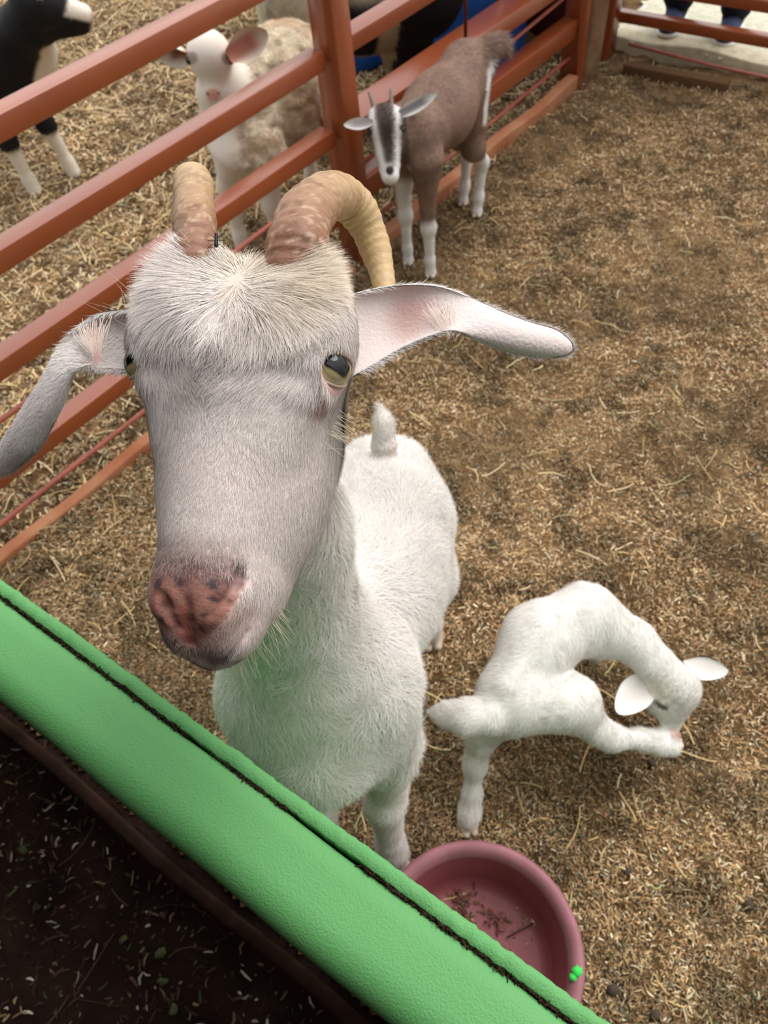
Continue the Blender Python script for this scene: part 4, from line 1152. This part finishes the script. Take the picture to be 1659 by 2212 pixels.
# brown kid by the post
BR = Body()
hC, rC = V(.220, 2.125, .415), V(.405, 2.375, .455)
BR.cone(hC, V(.31, 2.25, .415), .080, .094, k=.05); BR.cone(V(.31, 2.25, .415), rC, .094, .074, k=.05)
BR.ball(V(.410, 2.38, .475), .058, k=.04)
fL, fR, bL, bR = V(.183, 2.135, 0), V(.242, 2.042, 0), V(.411, 2.431, 0), V(.445, 2.351, 0)
fR = V(.245, 2.055, 0)
for h_, top in ((fL, V(.190, 2.14, .37)), (fR, V(.245, 2.075, .37))):
    BR.chain([top, h_ + V(.0, .02, .215), h_ + V(0, .012, .165), h_ + V(0, .006, .05), h_ + V(0, 0, .015)], [.050, .0195, .0195, .0125, .0170], k=.02)
for h_, top in ((bL, V(.380, 2.39, .42)), (bR, V(.415, 2.35, .42))):
    BR.chain([top, h_ + V(-.02, -.025, .25), h_ + V(.018, .028, .17), h_ + V(.008, .014, .06), h_ + V(0, 0, .015)], [.062, .034, .0185, .0125, .0170], k=.025)
# neck and head, looking at the visitor
hp, hn = PZ(832, 268, .475), PZ(843, 378, .375)
BR.cone(V(.215, 2.14, .43), PZ(830, 285, .45) + V(.01, .04, -.01), .062, .045, k=.04)
BR.ball(hp, .050, k=.02); BR.cone(hp - ZZ * .01, hn, .046, .024, k=.02)
BR.cone(hp + V(0, .035, -.045), hn + V(0, .015, -.012), .032, .018, k=.02)
bn = (CAM - hp) / np.linalg.norm(CAM - hp)
hfx = np.cross(hn - hp, bn); hfx /= np.linalg.norm(hfx)
if hfx @ RT < 0: hfx = -hfx
hfy = (hp - hn) / np.linalg.norm(hp - hn)
# tail
BR.chain([PZ(1026, 118, .50), PZ(1050, 108, .505), PZ(1074, 100, .505), PZ(1092, 98, .50)], [.024, .030, .026, .006], k=.02)
def brown_col(P):
    c = np.tile(V(*srgb(146, 118, 102)), (len(P), 1))
    c = mixc(c, srgb(118, 94, 82), sst(.45, .6, fbm(P, 18, 3)) * .5)
    W = V(*srgb(238, 234, 230)); D = V(*srgb(78, 66, 62))
    # lower legs
    z = P[:, 2]
    lim = np.where(np.linalg.norm(P[:, :2] - fR[:2], axis=1) < .07, .185, np.where(np.linalg.norm(P[:, :2] - fL[:2], axis=1) < .05, .30, .215))
    lim = np.where(np.linalg.norm(P[:, :2] - bL[:2], axis=1) < .045, .29, lim)
    c = mixc(c, W, 1 - sst(lim - .02, lim + .02, z + 0 * lim))
    q = P - hp; x = q @ hfx; y = q @ hfy; f = q @ bn
    hd = (np.linalg.norm(q - (-hfy * .05), axis=1) < .125) & (f > -.03) & (np.abs(x) < .058)
    cc = mixc(np.tile(V(*srgb(104, 84, 76)), (len(P), 1)), D, 1 - sst(.006, .024, np.abs(x)))
    st = np.exp(-((np.abs(x) - (.029 + .12 * np.clip(y + .02, -.14, .03))) / .0075) ** 2) * (y < .045)
    cc = mixc(cc, W, np.clip(st * 1.4, 0, 1))
    cc = mixc(cc, W, sst(-.095, -.112, y))
    cc = mixc(cc, srgb(50, 44, 46), (1 - sst(.009, .013, np.hypot(x, (y + .122) * .9))) )
    for s in (-1, 1): cc = mixc(cc, srgb(40, 32, 30), 1 - sst(.006, .010, np.hypot(x - s * .042, y + .018)))
    c = np.where(hd[:, None], cc, c)
    # pale rear edge under the tail
    c = mixc(c, W, (1 - sst(.004, .010, np.abs((P - PZ(1052, 200, .42)) @ RT))) * (P @ RT > (PZ(1047, 200, .42) @ RT)) * (z > .33) * (z < .5))
    tl = PZ(1070, 112, .495); c = mixc(c, srgb(206, 196, 192), (1 - sst(.01, .03, np.linalg.norm(P - PZ(1058, 128, .48), axis=1))))
    return c
brown = thing('goat', 'small brown goat kid with white face stripes and white legs beside the thick post', 'goat', V(.32, 2.23, 0))
me, BV, BF = BR.mesh('body', .0045, V(.04, 1.95, -.01), V(.62, 2.75, .62), colf=brown_col)
link('body', me, M_SKIN, brown)
leaf_ear(brown, PZ(858, 250, .50), PZ(942, 203, .545), .0175, bn, (150, 140, 142), (236, 230, 228))
leaf_ear(brown, PZ(806, 264, .50), PZ(743, 270, .50), .015, bn, (200, 190, 192), (236, 230, 228))
fur('hair', BV, BF, M_FUR, brown, 42000, lambda P: .011 + .030 * (1 - sst(.04, .09, np.linalg.norm(P - PZ(1070, 108, .5), axis=1))),
    lambda P, n: np.where((P[:, 2] < .3)[:, None], V(0, 0, -1)[None], np.where((np.linalg.norm(P - PZ(1070, 108, .5), axis=1) < .07)[:, None], (RT * 1.0 - UP * .1)[None], (V(.5, .7, -.5))[None])), .0011, brown_col, lift=.25, seg=2, jit=.25, clump=.3, cscale=40, view=-.1, seed=17,
    cvar=.16, region=lambda P: (P[:, 2] > .02) * (np.linalg.norm(P - hn, axis=1) > .03))
for h_ in (fL, fR, bL, bR): hoof('hoof', brown, h_, V(-.3, -1, 0), .019, mat('kid_hoof', srgb(200, 186, 172), .6, .3) if h_ is fL else bpy.data.materials['kid_hoof'], h=.02)
for a, b_ in ((hp + hfy * .040 - hfx * .024, hp + hfy * .085 - hfx * .036), (hp + hfy * .040 + hfx * .022, hp + hfy * .088 + hfx * .024)):
    tube('horn', mat('kid_horn', srgb(120, 108, 100), .5, .4) if a[0] < .14 else M_HORN, brown, smooth_path(np.array([a - (b_ - a) * .3, a, (a + b_) / 2, b_]), 10),
         np.linspace(.010, .0025, 10), nseg=12, colf=lambda v: np.tile(V(*srgb(128, 116, 110)), (len(v), 1)))
for s in (-1, 1):
    pe = BV[np.argmin(((BV - (hp + hfx * s * .043 - hfy * .018 + bn * .02)) ** 2).sum(1))]
    eyeball('eye', brown, pe - bn * .005, bn * .6 + hfx * s * .8, hfy, .0085, iris=(60, 46, 36), rim=(50, 40, 34), n=14)

# ------------------------------------------------------------------ tan sheep behind the rails
S1 = Body()
sh = PZ(452, 118, .60); sn = PZ(459, 188, .53)
S1.cone(PZ(540, 235, .40), PZ(610, 195, .40), .135, .160, k=.06); S1.cone(PZ(610, 195, .40), PZ(625, 165, .40), .160, .15, k=.06)
S1.cone(PZ(508, 275, .38), PZ(475, 200, .49), .10, .062, k=.06); S1.cone(PZ(475, 200, .49), sh + V(.01, .06, -.03), .060, .048, k=.03)
S1.ball(sh, .062, k=.02); S1.cone(sh - ZZ * .015, sn, .053, .025, k=.02); S1.cone(sh + V(0, .03, -.06), sn + V(.0, .01, -.02), .04, .024, k=.02)
sbn = (CAM - sh) / np.linalg.norm(CAM - sh)
sf = V(-.357, 2.33, 0)
for q, t_ in ((sf, PZ(510, 330, .33)), (sf + V(.13, -.05, 0), PZ(560, 330, .33)), (V(-.10, 2.66, 0), PZ(620, 230, .36)), (V(.02, 2.58, 0), PZ(670, 230, .36))):
    S1.chain([t_, q + V(0, .02, .22), q + V(0, .015, .17), q + V(0, .005, .05), q + V(0, 0, .015)], [.075, .030, .028, .019, .024], k=.03)
sx = np.cross(sn - sh, sbn); sx /= np.linalg.norm(sx); sx = sx if sx @ RT > 0 else -sx
sy = (sh - sn) / np.linalg.norm(sh - sn)
def sheep_w(P):
    q = P - sh; return sst(.10, .16, np.linalg.norm(q + sy * .03, axis=1)) * sst(.22, .30, P[:, 2]) * sst(-.03, .05, (P - PZ(515, 260, .40)) @ RT)
def sheep_col(P):
    c = mixc(np.tile(V(*srgb(240, 226, 200)), (len(P), 1)), srgb(206, 180, 148), sst(.42, .62, fbm(P, 9, 3)))
    c = mixc(c, srgb(170, 140, 112), sst(.5, .66, fbm(P + 3, 30, 3)) * .4)
    c = mixc(np.tile(V(*srgb(226, 216, 204)), (len(P), 1)), c, sheep_w(P))
    x = (P - sh) @ sx; y = (P - sh) @ sy; f = (P - sh) @ sbn
    hd = (f > -.04) & (np.linalg.norm(P - sh + sy * .05, axis=1) < .16)
    k = hd * 1.0
    c = mixc(c, srgb(226, 170, 160), (1 - sst(.013, .024, np.hypot(x, (y + .10) * 1.2))) * k * .9)
    for s in (-1, 1):
        c = mixc(c, srgb(60, 40, 44), (1 - sst(.002, .006, np.hypot((x - s * .015), (y + .097) * 1.2))) * k)
        c = mixc(c, srgb(120, 96, 84), (1 - sst(.010, .020, np.hypot(x - s * .047, y + .012))) * k * .7)
    return c
S1.extra = lambda P: -(fbm(P, 48, 2) - .5) * .020 * sheep_w(P) - (fbm(P, 11, 2) - .5) * .02 * sheep_w(P)
sheep = thing('sheep', 'woolly tan sheep with a white face watching through the rail fence', 'sheep', V(-.15, 2.5, 0))
me, SV, SF = S1.mesh('body', .0055, V(-.65, 1.95, -.01), V(.42, 3.2, .9), colf=sheep_col)
link('body', me, M_SKIN, sheep)
leaf_ear(sheep, PZ(494, 122, .61), PZ(578, 70, .64), .040, sbn + V(.2, 0, 0), (188, 128, 112), (222, 206, 190), mid=.52, cup=.5)
leaf_ear(sheep, PZ(408, 124, .61), PZ(345, 128, .60), .032, sbn - ZZ * .5, (150, 96, 78), (226, 214, 200), cup=.5)
fur('wool', SV, SF, M_FUR, sheep, 42000, lambda P: .016 + 0 * P[:, 0], lambda P, n: np.stack([vnoise(P + k, 40) - .5 for k in (1, 2, 3)], 1) + V(.1, .1, -.25), .0016, sheep_col,
    lift=.7, seg=3, jit=.4, wave=1.2, clump=.8, cscale=60, view=-.1, seed=19, cvar=.2, region=lambda P: sheep_w(P) > .5)
for s in (-1, 1):
    pe = SV[np.argmin(((SV - (sh + sx * s * .050 - sy * .012 + sbn * .02)) ** 2).sum(1))]
    eyeball('eye', sheep, pe - sbn * .007, sbn * .55 + sx * s * .85, sy, .0105, iris=(52, 40, 34), rim=(44, 34, 30), n=16)
for q in (sf, sf + V(.13, -.05, 0), V(-.10, 2.66, 0), V(.02, 2.58, 0)): hoof('hoof', sheep, q, V(-.3, -1, 0), .024, h=.022)

# ------------------------------------------------------------------ black sheep at the left edge
BK = Body()
bc_ = V(-1.30, 2.99, .47)
BK.cone(V(-1.17, 2.90, .45), V(-1.60, 3.22, .47), .125, .15, k=.08); BK.cone(V(-1.60, 3.22, .47), V(-1.85, 3.42, .47), .15, .13, k=.08)
h1, h2 = V(-1.165, 2.885, 0), V(-1.03, 2.98, 0)
BK.chain([V(-1.17, 2.86, .42), h1 + V(-.015, .0, .25), h1 + V(-.01, 0, .20), h1 + V(0, 0, .05), h1 + V(.006, -.006, .015)], [.075, .031, .030, .020, .026], k=.03)
BK.chain([V(-1.09, 2.95, .42), h2 + V(-.03, .0, .25), h2 + V(-.022, 0, .20), h2 + V(0, 0, .05), h2 + V(.008, -.008, .015)], [.075, .031, .030, .020, .026], k=.03)
for q in (V(-1.78, 3.30, 0), V(-1.70, 3.46, 0)):
    BK.chain([q + V(0, 0, .42), q + V(.02, 0, .25), q + V(-.02, 0, .18), q + V(0, 0, .02)], [.09, .045, .026, .024], k=.03)
bhd = PZ(78, 8, .64); bno = PZ(180, 32, .585)
BK.ball(PZ(52, 125, .44), .095, k=.06)
BK.cone(PZ(45, 90, .48), bhd + V(-.06, .03, -.06), .105, .075, k=.06)
BK.ball(bhd, .072, k=.03); BK.cone(bhd, bno, .060, .031, k=.03); BK.cone(PZ(95, 55, .57), bno + V(-.02, 0, -.03), .045, .025, k=.03)
BK.chain([bhd + V(-.03, .02, .05), PZ(30, -30, .68), PZ(5, -40, .66)], [.02, .028, .01], .01, sq=V(0, -.7, .7), fac=2.2)
def black_col(P):
    c = np.tile(V(*srgb(24, 23, 25)), (len(P), 1)); W = V(*srgb(232, 222, 206))
    L1 = np.linalg.norm(P[:, :2] - h1[:2], axis=1) < .07; L2 = np.linalg.norm(P[:, :2] - h2[:2], axis=1) < .07
    c = mixc(c, W, (L1 | L2) * (1 - sst(.165, .185, P[:, 2])))
    e = bno - bhd; h = ((P - bhd) @ e) / (e @ e); upn = ZZ - e * (ZZ @ e) / (e @ e); u = (P - bhd - h[:, None] * e) @ (upn / np.linalg.norm(upn))
    c = mixc(c, W, sst(.50, .62, h - u * 2.5) * sst(-.010, .004, u + .010 * (h - .6)) * (h > .4))
    c = mixc(c, srgb(214, 160, 150), sst(1.1, 1.2, h) * (u > -.03) * .8)
    # white bib down the throat and chest
    A_, B_ = PZ(62, 45, .56), PZ(100, 105, .46); C_ = PZ(98, 165, .38)
    for p, q, w in ((A_, B_, .022), (B_, C_, .035)):
        hh = np.clip(((P - p) @ (q - p)) / ((q - p) @ (q - p)), 0, 1); dd = P - p - hh[:, None] * (q - p); vv = (p - CAM) / np.linalg.norm(p - CAM)
        d = np.linalg.norm(dd - np.outer((dd @ vv) * .75, vv), axis=1)
        c = mixc(c, W, 1 - sst(w, w * 1.4, d))
    return c
black = thing('sheep', 'black sheep with white muzzle, throat stripe and lower legs at the left edge', 'sheep', V(-1.4, 3.0, 0))
me, KV2, KF2 = BK.mesh('body', .006, V(-2.1, 2.4, -.01), V(-.45, 3.75, .95), colf=black_col)
link('body', me, M_SKIN, black)
fur('hair', KV2, KF2, M_FUR, black, 14000, lambda P: .012 + 0 * P[:, 0], lambda P, n: np.tile(V(-.5, .3, -.7), (len(P), 1)), .0014, black_col, lift=.25, seg=2, jit=.3, view=0, seed=23,
    region=lambda P: (P[:, 2] > .03) * (np.linalg.norm(P - bno, axis=1) > .05))
for q in (h1, h2): hoof('hoof', black, q + V(.004, -.004, 0), V(.4, -1, 0), .024, mat('pale_hoof_2', srgb(220, 208, 190), .6, .3), h=.022)
eyeball('eye', black, BK and KV2[np.argmin(((KV2 - (bhd + V(.03, -.06, .02))) ** 2).sum(1))] + V(0, .004, 0), V(.2, -.9, .3), ZZ, .012, iris=(40, 34, 30), rim=(30, 26, 24), n=14)

# ------------------------------------------------------------------ grey sheep with black belly, its head out of the picture
S2 = Body()
g0, g1 = PZ(668, 10, .50), PZ(905, 35, .45)
y0 = 3.05
S2.cone(V(-.03, 3.12, .50), V(.16, 3.04, .50), .15, .20, k=.08); S2.cone(V(.16, 3.04, .50), V(.34, 2.97, .49), .20, .165, k=.08)
S2.cone(V(.34, 2.96, .52), V(.40, 2.95, .80), .13, .09, k=.06); S2.ball(V(.42, 2.95, .90), .075, k=.03); S2.cone(V(.42, 2.95, .90), V(.42, 2.82, .78), .06, .035, k=.03)
for q, t_ in ((V(-.17, 3.10, 0), V(-.10, 3.12, .42)), (V(.02, 3.05, 0), V(.0, 3.08, .42)), (V(.25, 3.02, 0), V(.28, 3.0, .42)), (V(.35, 3.10, 0), V(.34, 3.0, .42))):
    S2.chain([t_, t_ * V(1, 1, 0) + (q - t_) * V(.5, .5, 0) + V(0, 0, .27), q + V(0, 0, .18), q + V(0, 0, .02)], [.09, .05, .026, .024], k=.03)
S2.extra = lambda P: -(fbm(P, 40, 2) - .5) * .02 * sst(.5, .6, P[:, 2])
def s2_col(P):
    wool = mixc(np.tile(V(*srgb(190, 178, 156)), (len(P), 1)), srgb(150, 138, 118), sst(.4, .6, fbm(P, 20, 3)))
    blk = np.tile(V(*srgb(20, 19, 22)), (len(P), 1)); tan = V(*srgb(176, 158, 134))
    x = P[:, 0]; z = P[:, 2]
    # leg and rump side is grey, the belly and shoulder black
    c = mixc(blk, wool, np.clip(sst(.545, .60, z + .06 * np.sin(x * 9)) * (x < .32) + (1 - sst(.055, .075, x)) , 0, 1))
    band = (1 - sst(.028, .040, np.abs(x - (.225 + .12 * (z - .4))))) * (z < .56)
    c = mixc(c, tan, band * (P[:, 1] < 3.05))
    c = mixc(c, tan, (1 - sst(.0, .016, z - (.305 + .6 * np.maximum(0, x - .25)))) * (x > .05) * (x < .26) * (z > .28))
    return c
far = thing('sheep', 'grey woolly sheep with black belly and shoulder behind the fence post, head out of view', 'sheep', V(.15, 3.05, 0))
me, FV, FF = S2.mesh('body', .007, V(-.45, 2.5, -.01), V(.85, 3.5, 1.1), colf=s2_col)
link('body', me, M_SKIN, far)
fur('wool', FV, FF, M_FUR, far, 20000, lambda P: .016 + 0 * P[:, 0], lambda P, n: np.tile(V(-.2, 0, -1), (len(P), 1)), .0018, s2_col, lift=.4, seg=2, jit=.5, wave=.8, view=0, seed=29,
    region=lambda P: P[:, 2] > .2)
for q in (V(-.17, 3.10, 0), V(.02, 3.05, 0), V(.25, 3.02, 0), V(.35, 3.10, 0)): hoof('hoof', far, q, V(.3, -1, 0), .024, h=.022)

# ------------------------------------------------------------------ person outside the far fence
M_JEAN = mat('denim', srgb(32, 36, 52), .85, .15, bump=.6, bscale=60, var=.4, vscale=14)
M_SHOE = mat('navy_shoe', srgb(58, 68, 98), .75, .2, bump=.3, bscale=300)
M_SOLE = mat('white_sole', srgb(232, 230, 224), .6, .3)
M_TOP = mat('grey_top', srgb(110, 112, 118), .9, .1, bump=.4, bscale=90)
M_FLESH = mat('skin', srgb(196, 150, 122), .6, .3, sss=.1)
M_HAIR = mat('dark_hair', srgb(40, 30, 26), .6, .3, bump=.6, bscale=200)
s1_, s2_ = PZ(1440, 78, .048), PZ(1562, 98, .048)
toe = V(-.10, -.16, 0); toe /= np.linalg.norm(toe); sdp = np.cross(toe, ZZ)
a1, a2 = s1_ - toe * .13, s2_ - toe * .13; mid = (a1 + a2) / 2
per = thing('person', 'person in dark jeans and navy shoes standing on the gravel, seen from the shins down', 'person', mid)
pb = Body(); jn = Body(); tp = Body()
hip = mid - toe * .02 + ZZ * .90
lat = (a2 - a1) / np.linalg.norm(a2 - a1)
for a_, s in ((a1, -1), (a2, 1)):
    k_ = a_ * .6 + (hip * V(1, 1, 0) + lat * s * .09) * .4 + toe * .03 + ZZ * .48
    hj = hip + lat * s * .085
    pb.chain([a_ + ZZ * .05, a_ + ZZ * .11, a_ * .75 + k_ * V(.25, .25, 0) + ZZ * .32, k_, hj], [.034, .036, .052, .055, .082], k=.03)
    jn.chain([a_ + ZZ * .085, a_ + ZZ * .12, a_ * .75 + k_ * V(.25, .25, 0) + ZZ * .32, k_, hj], [.055, .052, .066, .072, .098], k=.03)
    pb.cone(a_ + ZZ * .04, a_ + toe * .13 + ZZ * .03, .032, .026, k=.02)
pb.cone(hip, hip + ZZ * .25, .12, .11, k=.08); pb.cone(hip + ZZ * .25, hip + ZZ * .50, .11, .12, k=.08)
jn.cone(hip - ZZ * .02, hip + ZZ * .08, .125, .125, k=.08)
tp.cone(hip + ZZ * .04, hip + ZZ * .27, .142, .130, k=.06); tp.cone(hip + ZZ * .27, hip + ZZ * .49, .130, .135, k=.06)
sh_z = hip + ZZ * .53
pb.cone(sh_z, sh_z + ZZ * .10, .055, .050, k=.04); hd0 = sh_z + ZZ * .22 + toe * .02
pb.ell(hd0, np.stack([lat, toe, ZZ]), (.075, .092, .115), .02)
pb.ell(hd0 + toe * .092 - ZZ * .012, np.stack([lat, toe, ZZ]), (.012, .016, .022), .012)
for s in (-1, 1):
    A0 = sh_z + lat * s * .17 - ZZ * .02; A1 = A0 + lat * s * .05 - ZZ * .29; A2 = A1 + toe * .06 - ZZ * .25; A3 = A2 - ZZ * .07 + toe * .02
    pb.cone(sh_z, A0, .06, .055, k=.05); pb.chain([A0, A1, A2, A3], [.050, .038, .026, .030], k=.02)
    tp.cone(sh_z - ZZ * .02, A0, .072, .068, k=.05); tp.chain([A0, A1, A1 * .3 + A2 * .7], [.064, .052, .042], k=.03)
    for j in range(4):
        f0 = A3 + toe * (.016 - .011 * j) ; pb.chain([f0, f0 - ZZ * .04 + lat * (-s * .004), f0 - ZZ * (.072 - .006 * (j in (0, 3))) - lat * s * .012], [.0095, .0085, .007], k=.004)
    pb.chain([A2 + toe * .02 - ZZ * .03, A2 + toe * .05 - ZZ * .06, A2 + toe * .055 - ZZ * .095], [.012, .010, .008], k=.006)
lo, hi = mid + V(-.55, -.55, -.01), mid + V(.55, .55, 1.95)
me, *_ = pb.mesh('body', .006, lo, hi); link('body', me, M_FLESH, per)
jn.extra = lambda P: -(fbm(P * V(1, 1, 2.2), 16, 2) - .5) * .02 * (1 - sst(.2, .5, P[:, 2]))
me, *_ = jn.mesh('trousers', .006, lo, hi); link('trousers', me, M_JEAN, per)
me, *_ = tp.mesh('top', .008, lo, hi); link('top', me, M_TOP, per)
hb = Body(); hb.ell(hd0 - toe * .014 + ZZ * .018, np.stack([lat, toe, ZZ]), (.084, .092, .112), .02); hb.ell(hd0 + toe * .09 - ZZ * .04, np.stack([lat, toe, ZZ]), (.09, .07, .09), .02, sub=True)
me, *_ = hb.mesh('hair', .006, lo, hi); link('hair', me, M_HAIR, per)
for a_ in (a1, a2):
    b = Body(); b.cone(a_ - toe * .03 + ZZ * .045, a_ + toe * .13 + ZZ * .032, .040, .032, k=.02); b.ball(a_ + ZZ * .075, .042, k=.03); b.ball(a_ + toe * .10 + ZZ * .03, .042, k=.03)
    b.cone(a_ - V(0, 0, .05), a_ + toe * .15 - V(0, 0, .05), .055, .055, k=.006, sub=True)
    me, *_ = b.mesh('shoe', .004, a_ - .25, a_ + .25); sh_ = link('shoe', me, M_SHOE, per)
    b = Body(); b.cone(a_ - toe * .03 + ZZ * .012, a_ + toe * .125 + ZZ * .012, .046, .045, k=.01, sq=ZZ, fac=3.2)
    me, *_ = b.mesh('sole', .004, a_ - .25, a_ + .25); link('sole', me, M_SOLE, sh_)
